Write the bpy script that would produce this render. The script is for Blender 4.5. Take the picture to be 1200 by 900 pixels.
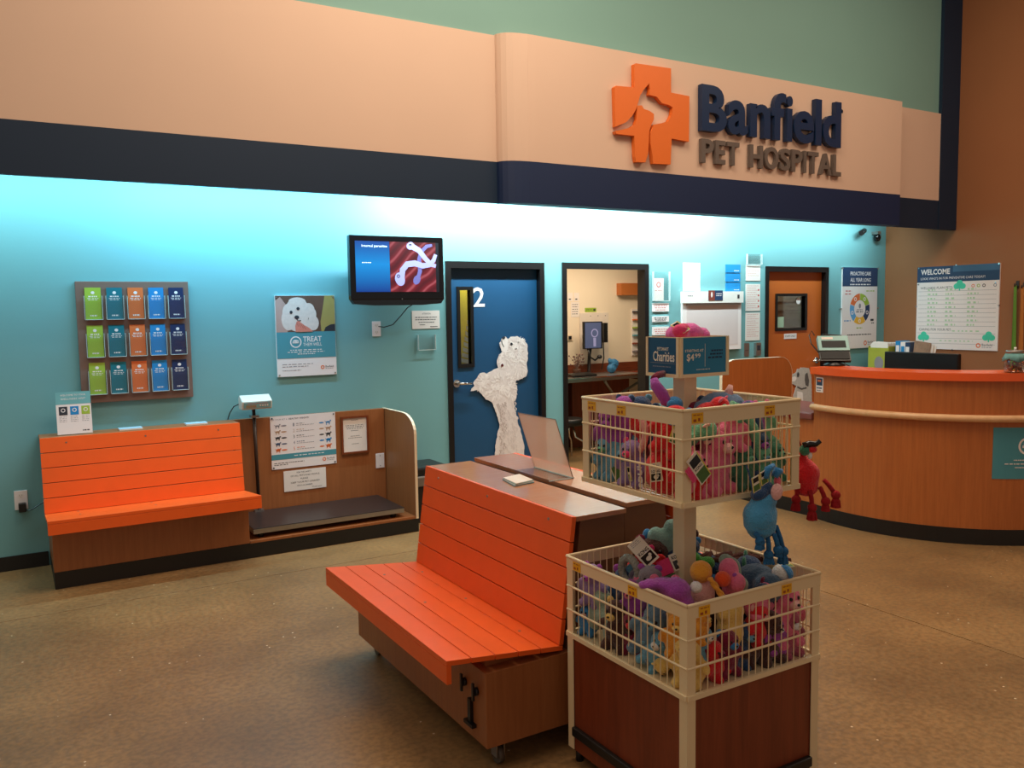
import bpy, bmesh, math, random
from mathutils import Vector as V, Matrix, Euler, noise
random.seed(7)
for o in list(bpy.data.objects): bpy.data.objects.remove(o)
S = bpy.context.scene
COL = S.collection
PI = math.pi
# ------------------------------------------------------------------ camera, world, light, exposure
def set_camera():
    yaw, pitch, roll = (math.radians(a) for a in (30.819, 4.9924, -0.9035))
    fw = V((math.sin(yaw)*math.cos(pitch), math.cos(yaw)*math.cos(pitch), -math.sin(pitch)))
    r = V((math.cos(yaw), -math.sin(yaw), 0)); u = r.cross(fw)
    c, s = math.cos(roll), math.sin(roll)
    R, U = c*r + s*u, -s*r + c*u
    cam = bpy.data.cameras.new('camera'); o = bpy.data.objects.new('camera', cam); COL.objects.link(o)
    o.matrix_world = Matrix(((R.x, U.x, -fw.x, 0), (R.y, U.y, -fw.y, 0), (R.z, U.z, -fw.z, 1.73), (0, 0, 0, 1)))
    cam.sensor_width = 36; cam.lens = 989.9/1200*36; cam.clip_start = .05; cam.clip_end = 100
    S.camera = o
set_camera()
w = bpy.data.worlds.new('world'); S.world = w; w.use_nodes = True
w.node_tree.nodes['Background'].inputs[0].default_value = (1, .80, .66, 1)
w.node_tree.nodes['Background'].inputs[1].default_value = .28
def area(name, loc, target, sx, sy, power, col):
    l = bpy.data.lights.new(name, 'AREA'); l.shape = 'RECTANGLE'; l.size = sx; l.size_y = sy; l.energy = power; l.color = col
    o = bpy.data.objects.new(name, l); COL.objects.link(o); o.location = loc
    o.rotation_euler = (V(target)-V(loc)).to_track_quat('-Z', 'Y').to_euler(); return o
area('store_light', (2.6, 3.8, 5.6), (2.6, 4.0, 0), 3.2, 1.6, 175, (1, .80, .60))
area('store_light', (6.8, 3.0, 5.6), (6.6, 3.4, 0), 2.4, 1.6, 95, (1, .78, .57))
area('store_light', (-1.5, 1.8, 5.6), (-.5, 2.5, 0), 2.5, 2.0, 28, (1, .80, .6))
# fluorescent tubes hidden in the light cove above the teal wall
for x0, x1, p, c in ((-2.2, .8, 30, (.50, .90, 1)), (.8, 2.7, 44, (.30, .72, 1)), (2.7, 6.6, 105, (.80, .99, 1)), (6.6, 8.9, 26, (.62, .90, .95))):
    area('cove_tube', ((x0+x1)/2, 6.22, 2.74), ((x0+x1)/2, 6.65, 2.30), x1-x0, .06, p, c)
area('exam_room_light', (6.0, 7.9, 2.52), (6.0, 7.9, 0), 1.6, .7, 38, (1, .80, .60))
S.view_settings.view_transform = 'Standard'; S.view_settings.look = 'None'
S.view_settings.exposure = 0; S.view_settings.gamma = 1; S.view_settings.use_curve_mapping = False
D, XR = 6.658, 9.368
# ------------------------------------------------------------------ materials
def lin(c): return tuple(((v/255)/12.92 if v/255 <= .04045 else ((v/255+.055)/1.055)**2.4) for v in c) + (1,)
MATS = {}
def mat(name, col, rough=.5, metal=0, noise_s=0, noise_a=.12, bump=0, bump_s=200, spec=.5, sheen=0, emit=0, coat=0):
    if name in MATS: return MATS[name]
    m = bpy.data.materials.new(name); m.use_nodes = True; nt = m.node_tree; b = nt.nodes['Principled BSDF']
    b.inputs['Base Color'].default_value = lin(col); b.inputs['Roughness'].default_value = rough
    b.inputs['Metallic'].default_value = metal; b.inputs['Specular IOR Level'].default_value = spec
    if sheen: b.inputs['Sheen Weight'].default_value = sheen
    if coat: b.inputs['Coat Weight'].default_value = coat; b.inputs['Coat Roughness'].default_value = .12
    if emit:
        b.inputs['Emission Color'].default_value = lin(col); b.inputs['Emission Strength'].default_value = emit
        b.inputs['Base Color'].default_value = (0.01, .01, .01, 1)
    tc = nt.nodes.new('ShaderNodeTexCoord')
    if noise_s:
        n = nt.nodes.new('ShaderNodeTexNoise'); n.inputs['Scale'].default_value = noise_s; n.inputs['Detail'].default_value = 3
        nt.links.new(tc.outputs['Object'], n.inputs['Vector'])
        mx = nt.nodes.new('ShaderNodeMix'); mx.data_type = 'RGBA'
        k = lin(col); mx.inputs[6].default_value = tuple(v*(1-noise_a) for v in k[:3])+(1,)
        mx.inputs[7].default_value = tuple(min(1, v*(1+noise_a)) for v in k[:3])+(1,)
        nt.links.new(n.outputs['Fac'], mx.inputs[0]); nt.links.new(mx.outputs[2], b.inputs['Base Color'])
    if bump:
        n2 = nt.nodes.new('ShaderNodeTexNoise'); n2.inputs['Scale'].default_value = bump_s; n2.inputs['Detail'].default_value = 4
        nt.links.new(tc.outputs['Object'], n2.inputs['Vector'])
        bp = nt.nodes.new('ShaderNodeBump'); bp.inputs['Strength'].default_value = bump; bp.inputs['Distance'].default_value = .01
        nt.links.new(n2.outputs['Fac'], bp.inputs['Height']); nt.links.new(bp.outputs[0], b.inputs['Normal'])
    MATS[name] = m; return m
def wood(name, c1, c2, scale=(18, 18, 1.2), rough=.4, spec=.5):
    m = bpy.data.materials.new(name); m.use_nodes = True; nt = m.node_tree; b = nt.nodes['Principled BSDF']
    tc = nt.nodes.new('ShaderNodeTexCoord'); mp = nt.nodes.new('ShaderNodeMapping'); mp.inputs['Scale'].default_value = scale
    n = nt.nodes.new('ShaderNodeTexNoise'); n.inputs['Scale'].default_value = 2; n.inputs['Detail'].default_value = 6; n.inputs['Distortion'].default_value = .4
    n3 = nt.nodes.new('ShaderNodeTexNoise'); n3.inputs['Scale'].default_value = 9; n3.inputs['Detail'].default_value = 3
    ad = nt.nodes.new('ShaderNodeMath'); ad.operation = 'ADD'; ad.inputs[1].default_value = 0
    ml = nt.nodes.new('ShaderNodeMath'); ml.operation = 'MULTIPLY'; ml.inputs[1].default_value = .35
    r = nt.nodes.new('ShaderNodeValToRGB'); r.color_ramp.elements[0].position = .45; r.color_ramp.elements[1].position = .85
    r.color_ramp.elements[0].color = lin(c1); r.color_ramp.elements[1].color = lin(c2)
    L = nt.links.new
    L(tc.outputs['Object'], mp.inputs['Vector']); L(mp.outputs[0], n.inputs['Vector']); L(mp.outputs[0], n3.inputs['Vector'])
    L(n3.outputs['Fac'], ml.inputs[0]); L(n.outputs['Fac'], ad.inputs[0]); L(ml.outputs[0], ad.inputs[1])
    L(ad.outputs[0], r.inputs[0]); L(r.outputs[0], b.inputs['Base Color'])
    b.inputs['Roughness'].default_value = rough; b.inputs['Specular IOR Level'].default_value = spec
    MATS[name] = m; return m
def concrete():
    m = bpy.data.materials.new('polished_concrete'); m.use_nodes = True; nt = m.node_tree; b = nt.nodes['Principled BSDF']; L = nt.links.new
    g = nt.nodes.new('ShaderNodeNewGeometry')
    n = nt.nodes.new('ShaderNodeTexNoise'); n.inputs['Scale'].default_value = 1.1; n.inputs['Detail'].default_value = 8; n.inputs['Roughness'].default_value = .6
    r = nt.nodes.new('ShaderNodeValToRGB'); r.color_ramp.elements[0].position = .32; r.color_ramp.elements[1].position = .70
    r.color_ramp.elements[0].color = lin((126, 96, 62)); r.color_ramp.elements[1].color = lin((168, 130, 84))
    n2 = nt.nodes.new('ShaderNodeTexNoise'); n2.inputs['Scale'].default_value = 38; n2.inputs['Detail'].default_value = 5
    r2 = nt.nodes.new('ShaderNodeValToRGB'); r2.color_ramp.elements[0].position = .36; r2.color_ramp.elements[1].position = .62
    r2.color_ramp.elements[0].color = (.66, .66, .66, 1); r2.color_ramp.elements[1].color = (1.08, 1.06, 1.04, 1)
    mx = nt.nodes.new('ShaderNodeMix'); mx.data_type = 'RGBA'; mx.blend_type = 'MULTIPLY'; mx.inputs[0].default_value = .8
    vo = nt.nodes.new('ShaderNodeTexVoronoi'); vo.inputs['Scale'].default_value = 17
    lt = nt.nodes.new('ShaderNodeMath'); lt.operation = 'LESS_THAN'; lt.inputs[1].default_value = .085
    n4 = nt.nodes.new('ShaderNodeTexNoise'); n4.inputs['Scale'].default_value = 6
    gt = nt.nodes.new('ShaderNodeMath'); gt.operation = 'GREATER_THAN'; gt.inputs[1].default_value = .57
    mu = nt.nodes.new('ShaderNodeMath'); mu.operation = 'MULTIPLY'
    m2 = nt.nodes.new('ShaderNodeMix'); m2.data_type = 'RGBA'; m2.inputs[7].default_value = lin((215, 195, 165))
    for q in (n, n2, vo, n4): L(g.outputs['Position'], q.inputs['Vector'])
    L(n.outputs['Fac'], r.inputs[0]); L(n2.outputs['Fac'], r2.inputs[0]); L(r.outputs[0], mx.inputs[6]); L(r2.outputs[0], mx.inputs[7])
    L(vo.outputs['Distance'], lt.inputs[0]); L(n4.outputs['Fac'], gt.inputs[0]); L(lt.outputs[0], mu.inputs[0]); L(gt.outputs[0], mu.inputs[1])
    L(mx.outputs[2], m2.inputs[6]); L(mu.outputs[0], m2.inputs[0]); L(m2.outputs[2], b.inputs['Base Color'])
    rr = nt.nodes.new('ShaderNodeMapRange'); rr.inputs[3].default_value = .30; rr.inputs[4].default_value = .5
    L(n2.outputs['Fac'], rr.inputs[0]); L(rr.outputs[0], b.inputs['Roughness'])
    MATS['concrete'] = m; return m
def clear(name, tint=(1, 1, 1, 1), refl=.12, rough=.04, painted_refl=0):
    m = bpy.data.materials.new(name); m.use_nodes = True; nt = m.node_tree; nt.nodes.remove(nt.nodes['Principled BSDF'])
    t = nt.nodes.new('ShaderNodeBsdfTransparent'); t.inputs[0].default_value = tint
    g = nt.nodes.new('ShaderNodeBsdfGlossy'); g.inputs['Roughness'].default_value = rough
    lw = nt.nodes.new('ShaderNodeLayerWeight'); lw.inputs['Blend'].default_value = .3
    mr = nt.nodes.new('ShaderNodeMapRange'); mr.inputs[3].default_value = refl*.5; mr.inputs[4].default_value = min(1, refl*2.5)
    mx = nt.nodes.new('ShaderNodeMixShader'); L = nt.links.new
    L(lw.outputs['Fresnel'], mr.inputs[0]); L(mr.outputs[0], mx.inputs[0]); L(t.outputs[0], mx.inputs[1]); L(g.outputs[0], mx.inputs[2])
    if painted_refl:  # even cream colour mixed in to imitate a reflection
        df = nt.nodes.new('ShaderNodeBsdfDiffuse'); df.inputs[0].default_value = lin((250, 222, 204)); tl = nt.nodes.new('ShaderNodeBsdfTranslucent'); tl.inputs[0].default_value = lin((250, 222, 204))
        m1 = nt.nodes.new('ShaderNodeMixShader'); m1.inputs[0].default_value = .5; m2 = nt.nodes.new('ShaderNodeMixShader'); m2.inputs[0].default_value = painted_refl
        L(df.outputs[0], m1.inputs[1]); L(tl.outputs[0], m1.inputs[2]); L(mx.outputs[0], m2.inputs[1]); L(m1.outputs[0], m2.inputs[2]); mx = m2
    L(mx.outputs[0], nt.nodes['Material Output'].inputs[0]); MATS[name] = m; return m
def plush(name, col, spread=.22):
    if name in MATS: return MATS[name]
    return mat(name, col, rough=.95, noise_s=28, noise_a=spread, bump=.7, bump_s=170, spec=.15, sheen=.35)
teal_paint = mat('teal_paint', (114, 168, 172), .62, noise_s=2, noise_a=.03, bump=.03, bump_s=120)
sage_paint = mat('sage_paint', (120, 162, 154), .7, noise_s=2, noise_a=.03, bump=.03, bump_s=100)
cream_paint = mat('cream_paint', (214, 184, 162), .7, noise_s=2, noise_a=.03, bump=.03, bump_s=100)
brown_paint = mat('tan_brown_paint', (152, 98, 60), .7, noise_s=2, noise_a=.05, bump=.03, bump_s=100)
exam_paint = mat('warm_white_paint', (238, 222, 196), .7, noise_s=3, noise_a=.02)
navy_paint = mat('navy_paint', (5, 34, 74), .6, noise_s=3, noise_a=.05)
column_paint = mat('charcoal_paint', (5, 36, 62), .6, noise_s=3, noise_a=.05)
black_rubber = mat('black_vinyl', (22, 20, 19), .45, noise_s=8, noise_a=.2)
black_plastic = mat('black_plastic', (20, 20, 22), .35, noise_s=9, noise_a=.1)
gloss_black = mat('gloss_black', (12, 12, 14), .12, noise_s=9, noise_a=.1)
frame_black = mat('black_door_paint', (13, 12, 13), .4, noise_s=5, noise_a=.1)
orange_b = mat('orange_board', (240, 98, 30), .42, noise_s=12, noise_a=.06, bump=.05, bump_s=260)
orange_top = mat('orange_counter', (242, 98, 38), .25, noise_s=12, noise_a=.04)
orange_sign = mat('orange_letter', (224, 110, 36), .5, noise_s=12, noise_a=.03)
orange_door = mat('orange_door_paint', (196, 96, 34), .45, noise_s=5, noise_a=.05)
blue_door = mat('blue_door_paint', (20, 74, 112), .45, noise_s=5, noise_a=.05)
bench_wood = wood('maple_laminate', (146, 88, 48), (160, 98, 55), (26, 26, 1.6), .42)
top_wood = wood('brown_laminate_top', (178, 122, 88), (186, 130, 96), (3, 30, 3), .2, .8)
desk_wood = wood('desk_laminate', (172, 96, 44), (188, 108, 52), (22, 22, 1.1), .42)
mahogany = wood('mahogany_laminate', (112, 46, 22), (134, 60, 32), (16, 16, 1.2), .4)
pale_wood = wood('pale_rail_wood', (216, 166, 118), (232, 186, 138), (4, 4, 4), .4)
maroon = mat('maroon_counter', (128, 74, 68), .35, noise_s=30, noise_a=.1)
edge_band = mat('cream_edge', (236, 214, 184), .5, noise_s=9, noise_a=.03)
cream_metal = mat('cream_metal', (236, 214, 172), .38, noise_s=9, noise_a=.04)
steel = mat('brushed_steel', (170, 165, 160), .35, metal=.9, noise_s=40, noise_a=.08)
chrome = mat('chrome', (215, 212, 208), .15, metal=1, noise_s=9, noise_a=.03)
white = mat('white_print', (238, 228, 226), .5, noise_s=9, noise_a=.02)
paper = mat('paper', (235, 225, 218), .6, noise_s=20, noise_a=.03)
ink = mat('dark_ink', (44, 46, 54), .6, noise_s=20, noise_a=.05)
ink_grey = mat('grey_ink', (140, 136, 142), .6, noise_s=20, noise_a=.05)
ink_red = mat('red_ink', (206, 120, 120), .6, noise_s=20, noise_a=.05)
ink_green = mat('green_marker', (178, 208, 168), .6, noise_s=20, noise_a=.05)
p_teal = mat('teal_print', (74, 146, 160), .5, noise_s=9, noise_a=.03)
p_navy = mat('navy_print', (34, 62, 98), .5, noise_s=9, noise_a=.03)
p_blue = mat('blue_print', (24, 132, 196), .5, noise_s=9, noise_a=.03)
p_orange = mat('orange_print', (226, 112, 56), .5, noise_s=9, noise_a=.03)
p_green = mat('green_print', (158, 186, 62), .5, noise_s=9, noise_a=.03)
p_yellow = mat('yellow_print', (238, 180, 50), .5, noise_s=9, noise_a=.03)
yellow_tag = mat('yellow_sticker', (236, 176, 20), .5, noise_s=30, noise_a=.08)
letter_navy = mat('navy_letter', (10, 42, 78), .4, noise_s=9, noise_a=.05)
letter_grey = mat('grey_letter', (98, 88, 82), .5, noise_s=9, noise_a=.05)
acrylic = clear('clear_acrylic', (.985, .995, .995, 1), .06)
acrylic_sheet = clear('clear_acrylic_sheet', (.95, .93, .92, 1), .03, .12, painted_refl=.5)  # cream diffuse mix stands in for the fascia reflected in the clear sheet
jar_glass = clear('jar_glass', (.93, .95, .94, 1), .22)
glass = clear('window_glass', (.86, .9, .88, 1), .14)
acr_edge = mat('frosted_acrylic_edge', (205, 225, 225), .3, noise_s=9, noise_a=.03)
concrete_m = concrete()
# ------------------------------------------------------------------ helpers
def base_of(o): return o.get('_b', (0, 0, 0))
class MB:
    """collects shapes given in world coordinates, builds one mesh object"""
    def __init__(s): s.bm = bmesh.new()
    def box(s, x0, y0, z0, x1, y1, z1, bev=0):
        vs = [s.bm.verts.new(p) for p in ((x0,y0,z0),(x1,y0,z0),(x1,y1,z0),(x0,y1,z0),(x0,y0,z1),(x1,y0,z1),(x1,y1,z1),(x0,y1,z1))]
        fs = [s.bm.faces.new([vs[i] for i in f]) for f in ((0,3,2,1),(4,5,6,7),(0,1,5,4),(1,2,6,5),(2,3,7,6),(3,0,4,7))]
        if bev:
            es = set(e for f in fs for e in f.edges)
            bmesh.ops.bevel(s.bm, geom=list(es), offset=bev, segments=2, affect='EDGES', profile=.5)
        return s
    def prism(s, pts, ext, bev=0):
        """pts: world points of one cap, ext: extrusion vector"""
        ext = V(ext); a = [s.bm.verts.new(p) for p in pts]; b = [s.bm.verts.new(V(p)+ext) for p in pts]
        n = len(pts); fs = [s.bm.faces.new(a), s.bm.faces.new(list(reversed(b)))]
        for i in range(n): fs.append(s.bm.faces.new((a[i], b[i], b[(i+1) % n], a[(i+1) % n])))
        if bev:
            es = set(e for f in fs for e in f.edges)
            bmesh.ops.bevel(s.bm, geom=list(es), offset=bev, segments=2, affect='EDGES', profile=.5)
        return s
    def cyl(s, p0, p1, r0, r1=None, n=16):
        if r1 is None: r1 = r0
        return s.tube([p0, p1], [r0, r1], n)
    def tube(s, pts, rad, n=8, cap=True):
        pts = [V(p) for p in pts]
        if not isinstance(rad, (list, tuple)): rad = [rad]*len(pts)
        rings = []; ref = None
        for i, p in enumerate(pts):
            t = (pts[min(i+1, len(pts)-1)] - pts[max(i-1, 0)]).normalized()
            if ref is None: ref = t.orthogonal().normalized()
            ref = (ref - t*ref.dot(t)).normalized(); q = t.cross(ref)
            rings.append([s.bm.verts.new(p + (ref*math.cos(2*PI*k/n) + q*math.sin(2*PI*k/n))*rad[i]) for k in range(n)])
        for i in range(len(rings)-1):
            for k in range(n): s.bm.faces.new((rings[i][k], rings[i][(k+1) % n], rings[i+1][(k+1) % n], rings[i+1][k])).smooth = n > 6
        if cap: s.bm.faces.new(list(reversed(rings[0]))); s.bm.faces.new(rings[-1])
        return s
    def lathe(s, c, prof, n=24):
        rings = [[s.bm.verts.new((c[0]+r*math.cos(2*PI*k/n), c[1]+r*math.sin(2*PI*k/n), c[2]+z)) for k in range(n)] for r, z in prof]
        for i in range(len(rings)-1):
            for k in range(n): s.bm.faces.new((rings[i][k], rings[i][(k+1) % n], rings[i+1][(k+1) % n], rings[i+1][k])).smooth = True
        s.bm.faces.new(list(reversed(rings[0]))); s.bm.faces.new(rings[-1]); return s
    def ball(s, c, r, rot=(0, 0, 0), seg=16):
        if not isinstance(r, (list, tuple)): r = (r, r, r)
        M = Matrix.Translation(c) @ Euler([math.radians(a) for a in rot]).to_matrix().to_4x4() @ Matrix.Diagonal((*r, 1))
        g = bmesh.ops.create_uvsphere(s.bm, u_segments=seg, v_segments=max(6, seg*5//8), radius=1, matrix=M)
        for v in g['verts']:
            for f in v.link_faces: f.smooth = True
        return s
    def build(s, name, m, root=None):
        bm = s.bm
        bmesh.ops.recalc_face_normals(bm, faces=bm.faces)
        if root is None:
            lo = V((min(v.co.x for v in bm.verts), min(v.co.y for v in bm.verts), min(v.co.z for v in bm.verts)))
            hi = V((max(v.co.x for v in bm.verts), max(v.co.y for v in bm.verts), 0)); b = V(((lo.x+hi.x)/2, (lo.y+hi.y)/2, lo.z))
        else: b = V(base_of(root))
        bmesh.ops.translate(bm, verts=bm.verts, vec=-b)
        me = bpy.data.meshes.new(name); bm.to_mesh(me); bm.free(); me.materials.append(m)
        o = bpy.data.objects.new(name, me); COL.objects.link(o); o['_b'] = tuple(b)
        if root is None: o.location = b
        else: o.parent = root
        return o
def tag(o, label, cat, group=None):
    o['label'] = label; o['category'] = cat
    if group: o['group'] = group
    return o
def thing(name, loc, label, cat, group=None):
    o = bpy.data.objects.new(name, None); COL.objects.link(o); o.location = loc; o['_b'] = tuple(loc); o.empty_display_size = .1
    return tag(o, label, cat, group)
def struct(name, loc=(0, 0, 0)):
    o = bpy.data.objects.new(name, None); COL.objects.link(o); o.location = loc; o['_b'] = tuple(loc); o['kind'] = 'structure'; o.empty_display_size = .1
    return o
def ST(o): o['kind'] = 'structure'; return o
JOBS = []
class Frame:
    """a flat surface in the room: origin, right, up; d is the distance off the surface"""
    def __init__(s, o, u, v): s.o, s.u, s.v = V(o), V(u).normalized(), V(v).normalized(); s.n = s.u.cross(s.v)
    def pt(s, a, b, d=0): return s.o + s.u*a + s.v*b + s.n*d
    def poly(s, mb, pts, d0, d1): mb.prism([s.pt(a, b, d0) for a, b in pts], s.n*(d1-d0)); return s
    def rect(s, mb, a0, b0, a1, b1, d0, d1): return s.poly(mb, [(a0, b0), (a1, b0), (a1, b1), (a0, b1)], d0, d1)
    def disc(s, mb, a, b, ra, rb, d0, d1, rot=0, n=20):
        c, q = math.cos(rot), math.sin(rot)
        return s.poly(mb, [(a+ra*math.cos(t)*c-rb*math.sin(t)*q, b+ra*math.cos(t)*q+rb*math.sin(t)*c) for t in (2*PI*k/n for k in range(n))], d0, d1)
    def ring(s, mb, a, b, r0, r1, d0, d1, t0=0, t1=2*PI, n=28):
        for k in range(n):
            x, y = t0+(t1-t0)*k/n, t0+(t1-t0)*(k+1)/n
            s.poly(mb, [(a+r0*math.cos(x), b+r0*math.sin(x)), (a+r1*math.cos(x), b+r1*math.sin(x)), (a+r1*math.cos(y), b+r1*math.sin(y)), (a+r0*math.cos(y), b+r0*math.sin(y))], d0, d1)
        return s
    def stroke(s, mb, pts, wd, d0, d1):
        n = len(pts); L, R = [], []
        for i, (x, y) in enumerate(pts):
            x0, y0 = pts[max(0, i-1)]; x1, y1 = pts[min(n-1, i+1)]; l = math.hypot(x1-x0, y1-y0) or 1
            h = (wd[i] if isinstance(wd, (list, tuple)) else wd)/2; nx, ny = -(y1-y0)/l*h, (x1-x0)/l*h
            L.append((x+nx, y+ny)); R.append((x-nx, y-ny))
        for i in range(n-1): s.poly(mb, [L[i], L[i+1], R[i+1], R[i]], d0, d1)
        return s
    def dashes(s, mb, a0, a1, b, h, d0, d1, k=8, fill=.8):
        """rows of print too small to read"""
        x = a0; st = (a1-a0)/k
        rnd = random.Random(int((a0+b)*9999))
        while x < a1-.001:
            L = min(a1-x, st*(.5+rnd.random()))*fill; s.rect(mb, x, b-h/2, x+L, b+h/2, d0, d1); x += L/fill+st*.12
        return s
def flat(fr, name, m, root, fn):
    mb = MB(); fn(mb); return mb.build(name, m, root)
def text(fr, root, m, items, d, depth=.0006, bold=0, name='lettering', res=2, label=None):
    """items: (string, left, bottom, width, height) in the frame; one part"""
    tmps = []
    for (s_, a, b, wd, ht) in items:
        cu = bpy.data.curves.new('tmp', 'FONT'); cu.body = s_; cu.resolution_u = res; cu.offset = bold; cu.fill_mode = 'FRONT' if depth < .002 else 'BOTH'
        if depth >= .002: cu.extrude = 1
        tmps.append((bpy.data.objects.new('tmp', cu), a, b, wd, ht))
    JOBS.append(('text', fr, root, m, tmps, d, depth, name, label))
def blobs(name, m, root, bl, vox=.009, fuzz=.0025, label=None):
    """one continuous soft body grown from overlapping ellipsoids"""
    mb = MB()
    for c, r, rot in bl: mb.ball(c, r, rot, 14)
    me = bpy.data.meshes.new('tmp'); mb.bm.to_mesh(me); mb.bm.free(); o = bpy.data.objects.new('tmp', me)
    md = o.modifiers.new('r', 'REMESH'); md.mode = 'VOXEL'; md.voxel_size = vox
    sm = o.modifiers.new('s', 'SMOOTH'); sm.iterations = 4; sm.factor = .5
    JOBS.append(('blob', root, m, o, name, fuzz, label))
def run_jobs():
    tmpc = bpy.data.collections.new('tmp'); COL.children.link(tmpc)
    for j in JOBS:
        if j[0] == 'text':
            for t in j[4]: tmpc.objects.link(t[0])
        else: tmpc.objects.link(j[3])
    bpy.context.view_layer.update(); dg = bpy.context.evaluated_depsgraph_get()
    for j in JOBS:
        if j[0] == 'text':
            _, fr, root, m, tmps, d, depth, name, label = j
            vs, fs = [], []; b0 = V(base_of(root))
            for o, a, b, wd, ht in tmps:
                me = bpy.data.meshes.new_from_object(o.evaluated_get(dg))
                if not me.vertices: continue
                xs = [v.co.x for v in me.vertices]; ys = [v.co.y for v in me.vertices]; x0, x1, y0, y1 = min(xs), max(xs), min(ys), max(ys)
                sy = ht/(y1-y0); sx = sy if wd is None else wd/(x1-x0); off = len(vs)
                for v in me.vertices:
                    z = d if depth < .002 else d + (v.co.z+1)/2*depth
                    vs.append(fr.pt(a+(v.co.x-x0)*sx, b+(v.co.y-y0)*sy, z) - b0)
                fs += [[off+i for i in p.vertices] for p in me.polygons]
            me = bpy.data.meshes.new(name); me.from_pydata(vs, [], fs); me.materials.append(m); me.update()
            o = bpy.data.objects.new(name, me); COL.objects.link(o); o.parent = root
        else:
            _, root, m, tmp, name, fuzz, label = j
            me = bpy.data.meshes.new_from_object(tmp.evaluated_get(dg)); b0 = V(base_of(root)); me.name = name
            nm = [v.normal.copy() for v in me.vertices]
            for v, n in zip(me.vertices, nm):
                k = noise.noise(v.co*70)*fuzz + noise.noise(v.co*22)*fuzz*1.2
                v.co = v.co + n*k - b0
            for p in me.polygons: p.use_smooth = True
            me.materials.clear(); me.materials.append(m)
            o = bpy.data.objects.new(name, me); COL.objects.link(o); o.parent = root
        if label: o['label'] = label
    for o in list(tmpc.objects): bpy.data.objects.remove(o)
    bpy.data.collections.remove(tmpc)
XU, ZU = (1, 0, 0), (0, 0, 1)
def wallframe(x0, z0, y=D): return Frame((x0, y, z0), XU, ZU)
def rightframe(y0, z0, x=XR): return Frame((x, y0, z0), (0, -1, 0), ZU)
# ------------------------------------------------------------------ the room
fl = struct('floor')
MB().box(-4, -3, -.12, 11, 10.5, -.014).build('subfloor', mat('dark_joint', (50, 38, 26), .9, noise_s=9), fl)
jx, jy, g = 4.165, 5.535, .003
for x0, x1 in ((-4, jx-g), (jx+g, 11)):
    for y0, y1 in ((-3, jy-g), (jy+g, 10.5)):
        MB().box(x0, y0, -.013, x1, y1, 0, .0015).build('slab', concrete_m, fl)
# back wall with three door openings
DO = [(3.312, 4.336, 2.165), (4.540, 5.592, 2.172), (7.268, 8.312, 2.172)]
wb = MB(); xs = [-3.2] + [v for d in DO for v in d[:2]] + [XR]
T = .14
for i in range(0, len(xs), 2): wb.box(xs[i], D, 0, xs[i+1], D+T, 2.172)
wb.box(-3.2, D, 2.172, XR, D+T, 3.05)
wb.box(3.312, D, 2.165, 4.336, D+T, 2.172)
ST(wb.build('wall_back', teal_paint))
ST(MB().box(XR, -3, 0, XR+.12, D+.14, 6.2).build('wall_right', brown_paint))
ST(MB().box(-3.2, 5.80, 3.05, XR, D+T, 3.08).build('trim_1', cream_paint))          # lid of the light cove
bb = MB().box(-3.2, D-.012, 0, .165, D, .10); ST(bb.build('baseboard_back', black_rubber))
bb = MB()
for a, b in ((2.715, 3.312), (4.336, 4.54), (5.592, 7.268), (8.312, XR)): bb.box(a, D-.012, 0, b, D, .10)
ST(bb.build('baseboard_back', black_rubber))
# fascia over the wall: navy band, cream band, projecting sign box, upper wall
fa = struct('trim_2', (0, 5.77, 2.56))
MB().box(-3.2, 5.77, 2.875, 9.037, 5.80, 3.825).build('cream_band', cream_paint, fa)
MB().box(-3.2, 5.768, 2.56, 9.037, 5.80, 2.875).build('navy_band', column_paint, fa)
MB().box(-3.2, 5.80, 3.825, 9.037, 5.83, 6.2).build('upper_panel', sage_paint, fa)
MB().box(9.037, 5.760, 2.56, XR, 5.83, 6.2).build('corner_post', column_paint, fa)
prof = [(3.335, 5.769), (3.34, 5.745), (3.355, 5.715), (3.385, 5.685), (3.43, 5.662), (3.49, 5.646), (3.55, 5.638), (3.62, 5.635), (8.148, 5.635), (8.148, 5.769)]
sb = struct('trim_3', (5.7, 5.7, 2.56))
MB().prism([(x, y, 2.875) for x, y in prof], (0, 0, .955)).build('sign_box', cream_paint, sb)
MB().prism([(x, y-.0015, 2.555) for x, y in prof], (0, 0, .32)).build('navy_band', navy_paint, sb)
# exam room behind the open doorway
EX = exam_paint
ST(MB().box(4.2, 8.9, 0, 9.2, 9.0, 2.6).build('wall_exam_back', EX))
ST(MB().box(4.2, D+T, 0, 4.3, 8.9, 2.6).build('wall_exam_left', EX))
ST(MB().box(9.1, D+T, 0, 9.2, 8.9, 2.6).build('wall_exam_right', EX))
ST(MB().box(4.2, D+T, 2.6, 9.2, 9.0, 2.66).build('ceiling', EX))
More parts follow.
